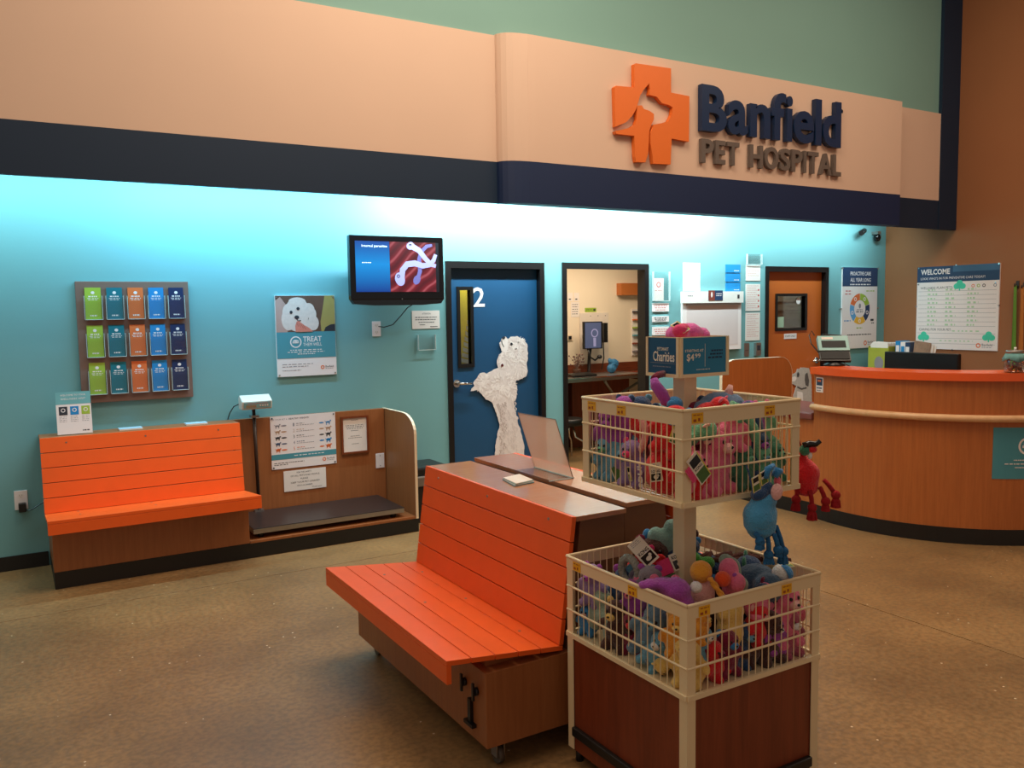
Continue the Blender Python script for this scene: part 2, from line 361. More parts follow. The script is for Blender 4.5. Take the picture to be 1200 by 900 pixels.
# doors ------------------------------------------------------------
def door(n, x0, x1, ztop, fw=.05, jd=.12):
    r = struct('door_%d' % n, ((x0+x1)/2, D, 0))
    f = MB().box(x0, D-.012, 0, x0+fw, D+.012, ztop).box(x1-fw, D-.012, 0, x1, D+.012, ztop).box(x0+fw, D-.012, ztop-fw-.01, x1-fw, D+.012, ztop)
    f.box(x0, D+.012, 0, x0+fw*.8, D+jd, ztop).box(x1-fw*.8, D+.012, 0, x1, D+jd, ztop).box(x0+fw*.8, D+.012, ztop-fw*.9, x1-fw*.8, D+jd, ztop)
    f.build('door_frame', frame_black, r); return r
d1 = door(1, *DO[0]); d2 = door(2, *DO[1]); d3 = door(3, *DO[2])
def leaf(root, x0, x1, z1, m, wx0, wx1, wz0, wz1, gm, y=D+.055):
    b = MB()
    b.box(x0, y, .01, wx0, y+.045, z1).box(wx1, y, .01, x1, y+.045, z1).box(wx0, y, .01, wx1, y+.045, wz0).box(wx0, y, wz1, wx1, y+.045, z1)
    o = b.build('door_leaf', m, root); k = .03
    fr = MB().box(wx0-k, y-.012, wz0-k, wx0, y+.05, wz1+k).box(wx1, y-.012, wz0-k, wx1+k, y+.05, wz1+k).box(wx0, y-.012, wz0-k, wx1, y+.05, wz0).box(wx0, y-.012, wz1, wx1, y+.05, wz1+k)
    w_ = fr.build('window_frame', frame_black, o)
    MB().box(wx0, y+.018, wz0, wx1, y+.026, wz1).build('pane', gm, w_ if False else o)
    return o
leaf(d1, 3.358, 4.290, 2.110, blue_door, 3.475, 3.580, 1.255, 1.915, glass)
leaf(d3, 7.314, 8.266, 2.118, orange_door, 7.520, 7.985, 1.475, 1.840, glass)
# what shows through the door windows: a lit yellow wall with a blind, a grey wall
MB().box(3.3, D+.34, .9, 4.18, D+.36, 2.3).build('yellow_wall', mat('yellow_wall', (236, 214, 70), .7, noise_s=4), d1)
for k in range(9):
    z = 1.26+k*.05
    MB().prism([(3.60+.010*k, D+.28, z), (3.84, D+.28, z-.06-.01*k), (3.84, D+.28, z-.02-.01*k), (3.60+.010*k, D+.28, z+.034)], (0, .01, 0)).build('blind_slat', white, d1)
area('exam_room_light', (3.75, D+.18, 2.25), (3.75, D+.34, 1.6), .5, .08, 5.5, (1, .86, .6))
MB().box(7.2, D+.5, 1.0, 8.9, D+.53, 2.3).build('grey_wall', mat('grey_block_wall', (120, 120, 108), .8, noise_s=4), d3)
for k in range(5): MB().box(7.3, D+.485, 1.45+k*.11, 8.9, D+.5, 1.457+k*.11).build('wall_joint', mat('joint_grey', (82, 82, 74), .8, noise_s=9), d3)
area('exam_room_light', (8.0, D+.3, 2.2), (8.0, D+.5, 1.6), .5, .1, 2.2, (1, .9, .75))
f = Frame((7.52, D+.07, 1.475), XU, ZU)
flat(f, 'round_sticker', white, d3, lambda b: f.disc(b, .37, .31, .035, .038, 0, .001))
flat(f, 'paper_notice', mat('pale_green_paper', (170, 190, 160), .7, noise_s=9), d3, lambda b: f.rect(b, .03, .01, .13, .13, 0, .001))
def lever(root, x, z, s=1, y=D+.055):
    h = MB().cyl((x, y, z), (x, y-.014, z), .034, n=20).cyl((x, y-.014, z), (x, y-.055, z), .014)
    h.tube([(x, y-.055, z), (x+.03*s, y-.06, z), (x+.125*s, y-.058, z-.004)], [.013, .012, .010], 10)
    h.build('door_handle', chrome, root)
lever(d1, 3.425, 1.085); lever(d3, 8.19, 1.085, -1)
f = wallframe(0, 0, D+.054)
text(f, d1, white, [('2', 3.612, 1.765, .118, .175)], .0005, .002, bold=.01, name='door_number')
sgn = flat(f, 'door_sign', white, d3, lambda b: f.rect(b, 7.640, 1.352, 7.845, 1.412, 0, .004))
text(f, sgn, ink, [('STAFF ONLY', 7.655, 1.372, .175, .022)], .0045)
# ------------------------------------------------------------------ the sign on the fascia
fs = Frame((0, 5.635, 0), XU, ZU)
MAIN = [(4.57,3.735),(4.948,3.743),(4.948,3.544),(5.155,3.537),(5.151,3.154),(4.955,3.164),(4.944,2.946),(4.751,2.939),(4.737,3.04),(4.723,3.109),(4.723,3.196),(4.76,3.261),(4.849,3.282),(4.92,3.306),(4.955,3.359),(4.967,3.423),(4.92,3.44),(4.849,3.445),(4.791,3.491),(4.71,3.499),(4.717,3.544),(4.71,3.591),(4.653,3.536),(4.61,3.478),(4.592,3.424),(4.566,3.362),(4.528,3.307),(4.461,3.249),(4.355,3.205),(4.348,3.517),(4.364,3.531),(4.552,3.540),(4.552,3.725)]
PUP = [(4.580,3.398),(4.63,3.404),(4.653,3.377),(4.71,3.369),(4.76,3.348),(4.76,3.305),(4.733,3.258),(4.709,3.204),(4.703,3.107),(4.698,3.019),(4.667,2.943),(4.567,2.939),(4.558,2.981),(4.55,3.150),(4.361,3.149),(4.351,3.17),(4.505,3.211),(4.558,3.241),(4.577,3.286)]
t = thing('cross_emblem', (4.75, 5.61, 2.94), 'large raised orange cross with a dog head cut out, on the sign box', 'emblem')
flat(fs, 'cross', orange_sign, t, lambda b: fs.poly(b, MAIN, .004, .045))
flat(fs, 'puppy', orange_sign, t, lambda b: fs.poly(b, PUP, .004, .045))
t = thing('lettering', (6.2, 5.61, 3.26), 'large raised navy lettering of the clinic name beside the orange cross', 'sign')
word, x = 'Banfield', 5.300
EDG = ((5.292, 5.59), (5.608, 5.85), (5.882, 6.14), (6.158, 6.345), (6.356, 6.436), (6.455, 6.735), (6.755, 6.84), (6.862, 7.125))
for ch, (lx, rx_) in zip(word, EDG):
    hgt = {'B': .395, 'f': .43, 'i': .415, 'l': .43, 'd': .435}.get(ch, .30)
    text(fs, t, letter_navy, [(ch, lx, 3.262, rx_-lx, hgt)], .004, .05, bold=.026, name='letter', res=4)
text(fs, t, letter_navy, [('®', 7.135, 3.60, .04, .04)], .004, .03, name='letter')
t = thing('lettering', (6.2, 5.61, 2.99), 'smaller raised grey-brown capitals under the navy name on the sign box', 'sign')
ws = 'PET HOSPITAL'; rel = {'P': .145, 'E': .125, 'T': .15, 'H': .165, 'O': .18, 'S': .14, 'I': .05, 'A': .17, 'L': .12, ' ': .10}
tot = sum(rel[c] for c in ws); x = 5.300
for c in ws:
    wdt = rel[c]/tot*1.87
    if c != ' ': text(fs, t, letter_grey, [(c, x+.006, 2.993, wdt-.022, .205)], .004, .035, bold=.028, name='letter', res=4)
    x += wdt
# ------------------------------------------------------------------ wall bench, island benches
def bench(label, o, u, d, L, wall, group):
    """o: seat front corner on the floor, u: along the length, d: from seat front to back"""
    o, u, d = V(o), V(u), V(d)
    P = lambda a, w, z: o + u*a + d*w + V((0, 0, z))
    c = P(L/2, .48, 0); r = thing('bench', c, label, 'bench', group)
    zb = .11 if wall else .10
    def box3(a0, w0, z0, a1, w1, z1, nm, m, bev=0, root=r):
        p, q = P(a0, w0, z0), P(a1, w1, z1)
        return MB().box(min(p.x, q.x), min(p.y, q.y), z0, max(p.x, q.x), max(p.y, q.y), z1, bev).build(nm, m, root)
    if wall: box3(.025, .16, 0, L-.053, .80, zb, 'plinth', black_rubber)
    lo = .025 if wall else 0
    box3(lo, .16, zb, L-lo if not wall else L-.055, .822 if not wall else .80, .392, 'base_cabinet', bench_wood, .002)
    # back cabinet
    pr = [P(.015, .54, .392), P(.015, .605, .905), P(.015, .822 if not wall else .80, .905), P(.015, .822 if not wall else .80, .392)]
    MB().prism(pr, u*(L-.03 if not wall else L-.068)).build('back_cabinet', mat('dark_end_laminate', (112, 74, 50), .45, noise_s=14, noise_a=.12) if not wall else bench_wood, r)
    box3(.0, .575, .905, L, .822 if not wall else .80, .925, 'top_panel', top_wood if not wall else bench_wood, .002)
    pr = [P(.06, .19, .392), P(.06, .19, .452), P(.06, .50, .405), P(.06, .50, .392)]
    MB().prism(pr, u*(L-.12)).build('seat_support', bench_wood, r)
    # planks of the seat, the back and the front apron
    th = .020
    w0, z0, w1, z1 = .0, .478, .505, .424
    for k in range(5):
        a, b = k/5, (k+1)/5; e = .0022/.505
        A = lambda q: (w0+(w1-w0)*q, z0+(z1-z0)*q)
        (wa, za), (wb_, zb_) = A(a+(e if k else 0)), A(b-(e if k < 4 else 0))
        pr = [P(0, wa, za), P(0, wb_, zb_), P(0, wb_, zb_-th), P(0, wa, za-th)]
        MB().prism(pr, u*L, .0015).build('seat_plank', orange_b, r)
    box3(0, .0, .388, L, .02, .4565, 'apron', orange_b, .0015)
    w0, z0, w1, z1 = .488, .428, .556, .927
    tx = V((w1-w0, z1-z0)).normalized(); nx, nz = tx.y*th, -tx.x*th
    for k in range(5):
        a, b = k/5, (k+1)/5; e = .0022/.505
        A = lambda q: (w0+(w1-w0)*q, z0+(z1-z0)*q)
        (wa, za), (wb_, zb_) = A(a+(e if k else 0)), A(b-(e if k < 4 else 0))
        pr = [P(0, wa, za), P(0, wb_, zb_), P(0, wb_+nx, zb_+nz), P(0, wa+nx, za+nz)]
        MB().prism(pr, u*L, .0015).build('back_plank', orange_b, r)
    for a in (.12, .5, .88):
        q = .92; w_, z_ = w0+(w1-w0)*q, z0+(z1-z0)*q
        MB().cyl(P(L*a, w_-.002, z_), P(L*a, w_+.004, z_), .006, n=8).build('screw', steel, r)
    for a, q in ((.15, .85), (.5, .85), (.15, .45), (.5, .45), (.85, .85)):
        w_, z_ = .505*q, .478-.054*q
        MB().cyl(P(L*a, w_, z_-.002), P(L*a, w_, z_+.002), .006, n=8).build('screw', steel, r)
    if not wall:
        for a in (.06, L-.06):
            for w_ in (.24, .74):
                c = P(a, w_, 0)
                cs = MB().box(c.x-.018, c.y-.025, .085, c.x+.018, c.y+.025, zb).box(c.x-.018, c.y-.022, .03, c.x-.014, c.y+.022, .085).box(c.x+.014, c.y-.022, .03, c.x+.018, c.y+.022, .085).build('caster', steel, r)
                MB().cyl((c.x-.011, c.y, .034), (c.x+.011, c.y, .034), .034, n=20).build('wheel', mat('grey_wheel', (86, 74, 62), .5, noise_s=20), cs)
        # latches by the end of the front
        la = L-.165
        p = lambda a, w, z: P(a, w, z)
        for a, z in ((L-.165, .302), (L-.07, .299)):
            b = MB(); q = p(a, .16, z); b.cyl(q, q - d*.012, .016, n=12); s_ = q - d*.014; b.prism([s_+u*.006+V((0,0,.034)), s_+u*.006-V((0,0,.034)), s_-u*.006-V((0,0,.034)), s_-u*.006+V((0,0,.034))], -d*.008); b.build('latch', black_plastic, r)
        b = MB(); q = p(L-.115, .16, .15); s_ = q
        b.prism([s_+u*.035, s_-u*.035, s_-u*.035+V((0,0,.014)), s_+u*.035+V((0,0,.014))], -d*.02)
        b.prism([s_+u*.011, s_-u*.011, s_-u*.011+V((0,0,.105)), s_+u*.011+V((0,0,.105))], -d*.014)
        b.build('drop_bolt', black_plastic, r)
    return r
bench('orange slatted bench built against the teal wall under the brochure rack', (.150, 5.855, 0), (1, 0, 0), (0, 1, 0), 1.305, True, None)
bench('orange slatted bench on casters in the middle of the floor, facing the camera side', (1.288, 3.985, 0), (0, -1, 0), (1, 0, 0), 1.335, False, None)
bench('bench backed against the front island bench, facing away toward the desk', (2.994, 2.725, 0), (0, 1, 0), (-1, 0, 0), 1.335, False, None)
# ------------------------------------------------------------------ scale nook beside the wall bench
X0, X1, Y0 = 1.402, 2.71, 6.015
t = thing('scale_enclosure', ((X0+X1)/2, 6.33, 0), 'wooden alcove with a rounded end panel between the orange wall bench and the blue door', 'enclosure')
MB().box(X0, Y0, 0, X1, D-.001, .105).build('plinth', black_rubber, t)
MB().box(X0, Y0, .105, X1-.022, D-.001, .125, .002).build('base_board', bench_wood, t)
MB().box(X0+.056, 6.612, .125, X1-.022, D-.001, .925, .001).build('back_panel', bench_wood, t)
pr = [(Y0, .105), (D-.001, .105), (D-.001, .925), (6.24, .925)] + [(6.24-.225*math.sin(a), .925-.15*(1-math.cos(a))) for a in [PI/2*k/7 for k in range(1, 8)]]
pr = [(y, z) for y, z in pr]
e = MB().prism([(X1-.018, y, z) for y, z in pr], (.016, 0, 0)).build('end_panel', bench_wood, t)
b = MB(); ed = pr[2:]+[pr[0]]
for (y0, z0), (y1, z1) in zip(ed, ed[1:]):
    n_ = V((0, -(z1-z0), y1-y0)).normalized()*.0025
    if n_.z < 0 or (abs(n_.z) < 1e-5 and n_.y > 0): n_ = -n_
    b.prism([(X1-.0205, y0, z0), (X1-.0205, y1, z1), V((X1-.0205, y1, z1))+n_, V((X1-.0205, y0, z0))+n_], (.021, 0, 0))
b.build('edge_strip', edge_band, t)
MB().box(X1-.0225, 6.60, .43, X1-.0015, 6.60, .43)
b = MB().box(2.600, 6.606, .425, 2.676, 6.612, .548, .002); sw = b.build('blank_plate', white, t)
for z in (.445, .53): MB().cyl((2.638, 6.607, z), (2.638, 6.603, z), .004, n=8).build('screw', ink_grey, sw)
# the scale
t = thing('floor_scale', (2.03, 6.32, .125), 'low walk-on pet scale with a black rubber platform inside the wooden alcove', 'scale')
MB().box(1.435, 6.040, .162, 2.600, 6.592, .197, .002).build('platform_frame', steel, t)
MB().box(1.433, 6.038, .197, 2.602, 6.594, .203, .002).build('rubber_mat', mat('dark_rubber_mat', (46, 36, 34), .35, noise_s=60, noise_a=.2), t)
for x in (1.50, 2.53):
    for y in (6.10, 6.53): MB().cyl((x, y, .125), (x, y, .163), .022, n=12).build('foot', black_rubber, t)
MB().cyl((1.612, 6.575, .20), (1.602, 6.575, 1.0), .013, n=12).build('pole', mat('dark_bronze', (62, 46, 38), .4, metal=.5, noise_s=9), t)
MB().box(1.575, 6.555, .19, 1.645, 6.60, .215).build('pole_bracket', steel, t)
b = MB().box(1.575, 6.54, .94, 1.635, 6.612, .955).build('pole_clip', steel, t)
hd = MB().prism([(1.49, 6.47, 1.012), (1.49, 6.455, 1.075), (1.49, 6.545, 1.118), (1.49, 6.58, 1.10), (1.49, 6.575, 1.012)], (.226, 0, 0), .006).build('display_head', mat('pale_plastic', (212, 214, 206), .4, noise_s=9), t)
hf = Frame((1.49, 6.4665, 1.012), XU, V((0, -.015, .063)))
flat(hf, 'face_plate', mat('pale_blue_print', (120, 176, 190), .4, noise_s=9), hd, lambda b: hf.rect(b, .012, .012, .214, .056, .0005, .002))
flat(hf, 'screen', mat('lcd_grey', (150, 140, 120), .25, noise_s=9), hd, lambda b: hf.rect(b, .03, .016, .105, .036, .002, .003))
flat(hf, 'button', white, hd, lambda b: [hf.disc(b, .135+.018*k, .03, .006, .006, .002, .004) for k in range(4)])
flat(hf, 'fine_print', ink_red, hd, lambda b: hf.dashes(b, .04, .19, .047, .005, .002, .0028))
MB().tube([(1.495, 6.57, 1.05), (1.46, 6.60, 1.03), (1.435, 6.63, .98), (1.42, 6.64, .93)], .004, 6).build('cable', black_plastic, t)
# ------------------------------------------------------------------ prints
def board(name, label, cat, fr, w_, h_, th, m, group=None):
    c = fr.pt(w_/2, 0, 0); r = thing(name, c, label, cat, group)
    flat(fr, 'backing', m, r, lambda b: fr.rect(b, 0, 0, w_, h_, .001, th)); return r
def corners(fr, r, w_, h_, th, m=None, e=.014, rad=.006):
    for a, b_ in ((e, e), (w_-e, e), (e, h_-e), (w_-e, h_-e)):
        flat(fr, 'standoff_screw', m or steel, r, lambda b: fr.disc(b, a, b_, rad, rad, th, th+.006, n=10))
def clinic_mark(fr, r, a, b_, s, d):
    """the small orange cross and navy name in a corner of the prints"""
    flat(fr, 'emblem', p_orange, r, lambda b: (fr.ring(b, a, b_, s*.28, s*.5, d, d+.0006, n=12)))
    text(fr, r, ink, [('Banfield', a+s*.75, b_-s*.1, s*2.1, s*.5)], d)
    flat(fr, 'fine_print', ink_grey, r, lambda b: fr.dashes(b, a+s*.75, a+s*2.8, b_-s*.35, s*.12, d, d+.0005, 6))
# poster TREAT THEM WELL
f = wallframe(1.816, 1.233); W, H = .482, .64
r = board('poster', 'poster of a white curly dog taking a treat, above the words TREAT THEM WELL', 'poster', f, W, H, .018, white)
d = .0185
flat(f, 'photo', mat('photo_brown', (104, 74, 62), .5, noise_s=9, noise_a=.3), r, lambda b: f.rect(b, .002, .352, W-.002, H-.002, d, d+.0005))
flat(f, 'photo_cushion', mat('photo_olive', (170, 150, 86), .5, noise_s=9, noise_a=.15), r, lambda b: f.poly(b, [(.365, .352), (.36, .43), (.385, .55), (.40, H-.002), (W-.002, H-.002), (W-.002, .40), (.41, .352)], d+.0005, d+.001))
flat(f, 'photo_shirt', mat('photo_rose', (190, 150, 140), .5, noise_s=9, noise_a=.15), r, lambda b: f.poly(b, [(.002, .352), (.002, .60), (.04, .63), (.09, .56), (.10, .40), (.09, .352)], d+.0005, d+.001))
flat(f, 'photo_sleeve', ink, r, lambda b: f.poly(b, [(.385, .352), (.40, .385), (.44, .405), (W-.002, .41), (W-.002, .352)], d+.001, d+.0015))
fur = mat('photo_white_fur', (228, 204, 194), .7, noise_s=45, noise_a=.14)
flat(f, 'photo_dog', fur, r, lambda b: [f.disc(b, *e_, d+.001+.0001*i, d+.0016+.0001*i) for i, e_ in enumerate(((.175, .535, .092, .085), (.10, .50, .045, .075), (.10, .45, .055, .085), (.265, .52, .05, .06), (.295, .49, .032, .05), (.175, .46, .085, .075), (.175, .59, .07, .035), (.20, .40, .10, .05), (.30, .42, .045, .06)))])
flat(f, 'photo_face', ink, r, lambda b: (f.disc(b, .123, .508, .012, .013, d+.0035, d+.004), f.disc(b, .180, .536, .013, .013, d+.0035, d+.004), f.disc(b, .168, .468, .019, .015, d+.0035, d+.004), f.stroke(b, [(.165, .455), (.178, .44), (.20, .442)], .007, d+.0035, d+.004)))
flat(f, 'photo_hand', mat('photo_skin', (222, 130, 112), .6, noise_s=30, noise_a=.1), r, lambda b: f.poly(b, [(.155, .352), (.152, .40), (.165, .435), (.18, .44), (.20, .425), (.225, .405), (.26, .385), (.295, .352)], d+.004, d+.0045))
flat(f, 'photo_fingers', mat('photo_skin_line', (178, 88, 74), .6, noise_s=30), r, lambda b: [f.stroke(b, [(.165+.016*k, .425-.006*k), (.178+.02*k, .395-.008*k)], .003, d+.0045, d+.005) for k in range(4)])
flat(f, 'colour_band', p_teal, r, lambda b: f.rect(b, .002, .143, W-.002, .352, d, d+.0008))
flat(f, 'emblem', white, r, lambda b: (f.ring(b, .153, .272, .037, .046, d+.001, d+.0015), f.stroke(b, [(.128, .262), (.132, .280), (.153, .287), (.174, .280), (.178, .262)], .006, d+.001, d+.0015), f.rect(b, .126, .262, .180, .272, d+.001, d+.0015), f.disc(b, .153, .281, .02, .008, d+.001, d+.0014)))
text(f, r, white, [('TREAT', .212, .272, .152, .043)], d+.001, bold=.02)
text(f, r, white, [('THEM WELL', .212, .238, .152, .025)], d+.001)
flat(f, 'fine_print', white, r, lambda b: [f.dashes(b, x, W-x-.01, z, .006, d+.001, d+.0015, 9) for x, z in ((.105, .208), (.085, .192), (.165, .176))])
flat(f, 'fine_print', ink_grey, r, lambda b: [f.dashes(b, .04, x, z, .005, d, d+.0005, 8) for x, z in ((.29, .096), (.25, .078), (.19, .048))])
clinic_mark(f, r, .365, .063, .032, d); corners(f, r, W, H, .018)
# television
t = thing('television', (2.76, 6.41, 1.785), 'black television showing a blue and red slide of worms, by the blue door', 'television')
TX0, TX1, TZ0, TZ1, TY = 2.350, 3.168, 1.785, 2.340, 6.395
b = MB().box(TX0, TY, TZ0+.045, TX1, TY+.06, TZ1, .006).build('housing', gloss_black, t)
MB().prism([(TX0+.03, TY+.06, TZ0+.07), (TX1-.03, TY+.06, TZ0+.07), (TX1-.03, TY+.06, TZ1-.03), (TX0+.03, TY+.06, TZ1-.03)], (0, .035, 0)).build('rear_cover', black_plastic, t)
MB().prism([(TX0+.005, TY, TZ0+.045), (TX0+.03, TY, TZ0+.012), (TX0+.2, TY, TZ0), (TX1-.2, TY, TZ0), (TX1-.03, TY, TZ0+.012), (TX1-.005, TY, TZ0+.045)], (0, .055, 0)).build('speaker_bar', black_plastic, t)
f = Frame((TX0+.045, TY, TZ0+.105), XU, ZU); W, H = .728, .405
sc = lambda n, c, e: mat(n, c, .5, noise_s=4, noise_a=.1, emit=e)
def screen_blue():
    m = bpy.data.materials.new('screen_blue'); m.use_nodes = True; nt = m.node_tree; b = nt.nodes['Principled BSDF']
    tc = nt.nodes.new('ShaderNodeTexCoord'); sp = nt.nodes.new('ShaderNodeSeparateXYZ'); r = nt.nodes.new('ShaderNodeValToRGB')
    nt.links.new(tc.outputs['Generated'], sp.inputs[0]); nt.links.new(sp.outputs['Z'], r.inputs[0]); nt.links.new(r.outputs[0], b.inputs['Emission Color'])
    r.color_ramp.elements[0].color = lin((0, 62, 150)); r.color_ramp.elements[1].color = lin((0, 72, 168)); e = r.color_ramp.elements.new(.55); e.color = lin((0, 150, 232))
    b.inputs['Emission Strength'].default_value = 1.0; b.inputs['Base Color'].default_value = (0, 0, 0, 1); return m
def screen_red():
    m = bpy.data.materials.new('screen_red'); m.use_nodes = True; nt = m.node_tree; b = nt.nodes['Principled BSDF']
    tc = nt.nodes.new('ShaderNodeTexCoord'); mp = nt.nodes.new('ShaderNodeMapping'); mp.inputs['Rotation'].default_value = (0, -.9, 0)
    wv = nt.nodes.new('ShaderNodeTexWave'); wv.inputs['Scale'].default_value = 3.2; wv.inputs['Distortion'].default_value = 7; wv.inputs['Detail Scale'].default_value = .6
    r = nt.nodes.new('ShaderNodeValToRGB'); r.color_ramp.elements[0].color = lin((96, 14, 30)); r.color_ramp.elements[1].color = lin((186, 86, 96)); r.color_ramp.elements[1].position = 1
    e = r.color_ramp.elements.new(.82); e.color = lin((136, 26, 42))
    for a, b_ in ((tc.outputs['Object'], mp.inputs[0]), (mp.outputs[0], wv.inputs[0]), (wv.outputs['Fac'], r.inputs[0]), (r.outputs[0], b.inputs['Emission Color'])): nt.links.new(a, b_)
    b.inputs['Emission Strength'].default_value = .9; b.inputs['Base Color'].default_value = (0, 0, 0, 1); return m
so = flat(f, 'screen', sc('screen_dark', (14, 16, 26), .4), t, lambda b: f.rect(b, 0, 0, W, H, 0, .001))
flat(f, 'slide_panel', screen_blue(), so, lambda b: f.rect(b, 0, .003, .290, H, .001, .002))
flat(f, 'slide_picture', screen_red(), so, lambda b: f.rect(b, .293, .003, .700, H, .001, .002))
wm = sc('screen_worm', (160, 160, 214), .85); wm2 = sc('screen_worm_dark', (104, 100, 160), .8); wh = sc('screen_white', (235, 240, 250), 1)
flat(f, 'slide_worm', wm2, so, lambda b: (f.stroke(b, [(.53, .10), (.555, .17), (.55, .27), (.57, .33), (.62, .375), (.67, .385)], [.03, .036, .034, .032, .03, .02], .002, .0026), f.disc(b, .525, .10, .03, .04, .002, .0027, -.5)))
flat(f, 'slide_worm', wm, so, lambda b: (f.stroke(b, [(.48, .375), (.55, .34), (.61, .27), (.66, .225), (.70, .215)], [.05, .046, .04, .036, .03], .0028, .0034), f.disc(b, .475, .375, .035, .03, .0028, .0035, .5)))
flat(f, 'slide_worm', wm, so, lambda b: (f.stroke(b, [(.39, .12), (.40, .18), (.44, .225), (.51, .235), (.58, .215), (.64, .225), (.68, .26), (.70, .31)], [.05, .048, .05, .05, .046, .042, .036, .03], .0036, .0042), f.disc(b, .375, .105, .042, .055, .0036, .0043, .3)))
flat(f, 'slide_worm_mouth', sc('screen_ink', (40, 40, 50), .4), so, lambda b: (f.ring(b, .362, .13, .008, .014, .0044, .005, n=12), f.disc(b, .474, .385, .012, .006, .0044, .005)))
text(f, so, wh, [('Internal parasites', .055, .352, .215, .026)], .0024)
flat(f, 'fine_print', wh, so, lambda b: f.dashes(b, .055, .135, .235, .006, .002, .0026, 5))
text(Frame((TX0, TY, TZ0), XU, ZU), t, steel, [('+', .43, .042, .012, .016)], .0005)
MB().box(2.62, TY+.09, 1.95, 2.90, TY+.10, 2.15).box(2.73, TY+.10, 2.02, 2.79, D-.02, 2.08).box(2.66, D-.02, 1.93, 2.86, D-.001, 2.17).build('wall_arm', black_plastic, t)
MB().tube([(2.92, TY+.05, 1.80), (2.90, 6.55, 1.765), (2.87, 6.62, 1.70), (2.80, 6.635, 1.625), (2.72, 6.635, 1.605), (2.67, 6.635, 1.613)], .0045, 6).build('power_cord', black_plastic, t)
def outlet(label, x0, z0, x1, z1):
    r = thing('wall_outlet', ((x0+x1)/2, D, z0), label, 'outlet')
    MB().box(x0, D-.006, z0, x1, D, z1, .002).build('cover_plate', white, r)
    h = (z1-z0)
    for k in (.27, .73):
        f = wallframe((x0+x1)/2, z0+h*k, D-.006)
        flat(f, 'socket', paper, r, lambda b: f.disc(b, 0, 0, .017, .015, 0, .001)); flat(f, 'slot', ink, r, lambda b: (f.rect(b, -.008, -.002, -.006, .007, .001, .0015), f.rect(b, .006, -.002, .008, .007, .001, .0015), f.disc(b, 0, -.008, .002, .002, .001, .0015, n=8)))
    return r
r = outlet('white wall outlet with a black adapter, left of the wall bench near the floor', -.018, .415, .062, .548)
t = thing('power_adapter', (.025, 6.63, .40), 'black power adapter and cord in the low outlet left of the wall bench', 'adapter')
MB().box(.004, 6.600, .405, .050, D-.008, .465, .004).build('adapter_body', black_plastic, t)
MB().tube([(.045, 6.625, .41), (.08, 6.625, .412), (.13, 6.63, .44), (.19, 6.64, .47)], .004, 6).build('cord', black_plastic, t)
outlet('white wall outlet under the television', 2.620, 1.530, 2.697, 1.655)
MB().box(2.645, 6.625, 1.600, 2.675, D-.006, 1.622, .002)
f = wallframe(2.985, 1.583)
r = board('notice', 'small white printed notice right under the television beside the blue door', 'notice', f, .262, .155, .004, paper)
text(f, r, ink, [('ATTENTION', .095, .122, .08, .014)], .0045)
flat(f, 'fine_print', ink, r, lambda b: [f.dashes(b, a, c, z, .007, .0042, .0048, 10) for a, c, z in ((.03, .235, .098), (.03, .225, .078), (.06, .21, .055), (.07, .12, .034), (.17, .24, .016))])
def pocket(label, x0, z0, x1, z1, full=True):
    r = thing('acrylic_holder', ((x0+x1)/2, D, z0), label, 'holder')
    MB().box(x0, D-.006, z0, x1, D-.003, z1).box(x0, D-.028, z0, x1, D-.025, z0+(z1-z0)*.8).box(x0, D-.028, z0, x1, D-.003, z0+.003).build('pocket', acrylic, r)
    MB().box(x0, D-.0285, z0, x1, D-.0245, z0+.005).box(x0, D-.0285, z0, x0+.003, D-.003, z1).box(x1-.003, D-.0285, z0, x1, D-.003, z1).build('edge', acr_edge, r)
    return r
pocket('empty clear acrylic pocket on the teal wall below the small notice by the blue door', 3.03, 1.398, 3.195, 1.532)
# brochure rack
t = thing('brochure_rack', (.80, 6.64, 1.125), 'brown board with fifteen clear pockets on the teal wall above the wall bench', 'rack')
MB().box(.430, 6.628, 1.122, 1.176, D-.001, 1.978, .003).build('back_board', mat('taupe_board', (124, 98, 88), .5, noise_s=20, noise_a=.06), t)
cols = [('lime green', p_green), ('teal', mat('deep_teal_print', (0, 112, 128), .5, noise_s=9)), ('orange', p_orange), ('bright blue', p_blue), ('dark navy', mat('deep_navy_print', (14, 40, 84), .5, noise_s=9))]
rows = [('top', 1.712), ('middle', 1.447), ('bottom', 1.184)]
bm0 = {}
for ci, (cn, cm) in enumerate(cols):
    for ri, (rn, z) in enumerate(rows):
        cx = .430 + (.107, .245, .383, .520, .657)[ci]; y0 = 6.627
        hl = .222
        b = MB().box(cx-.056, y0-.003, z-.003, cx+.056, y0-.001, z+hl*.82).box(cx-.056, y0-.024, z-.003, cx+.056, y0-.022, z+hl*.70).build('pocket', acrylic, t)
        MB().box(cx-.0575, y0-.0245, z-.004, cx+.0575, y0-.001, z-.001).box(cx-.0575, y0-.0245, z-.004, cx-.0555, y0-.001, z+hl*.74).box(cx+.0555, y0-.0245, z-.004, cx+.0575, y0-.001, z+hl*.74).build('pocket_edge', acr_edge, b)
        fb = Frame((cx-.051, y0-.008, z), XU, V((0, .022, 1)))
        q = thing('brochure', (cx, y0-.01, z), '%s leaflet in the %s row of the brown pocket rack' % (cn, rn), 'brochure', 'leaflets in the pocket rack')
        flat(fb, 'cover', cm, q, lambda b: fb.rect(b, 0, 0, .102, hl, 0, .004))
        flat(fb, 'emblem', white, q, lambda b: fb.disc(b, .051, hl-.036, .012, .011, .004, .0045, n=12))
        flat(fb, 'fine_print', white, q, lambda b: [fb.dashes(b, a, .102-a, hl-zz, th_, .004, .0045, 4) for a, zz, th_ in ((.022, .062, .008), (.015, .076, .004), (.02, .086, .004), (.028, .196, .009))])
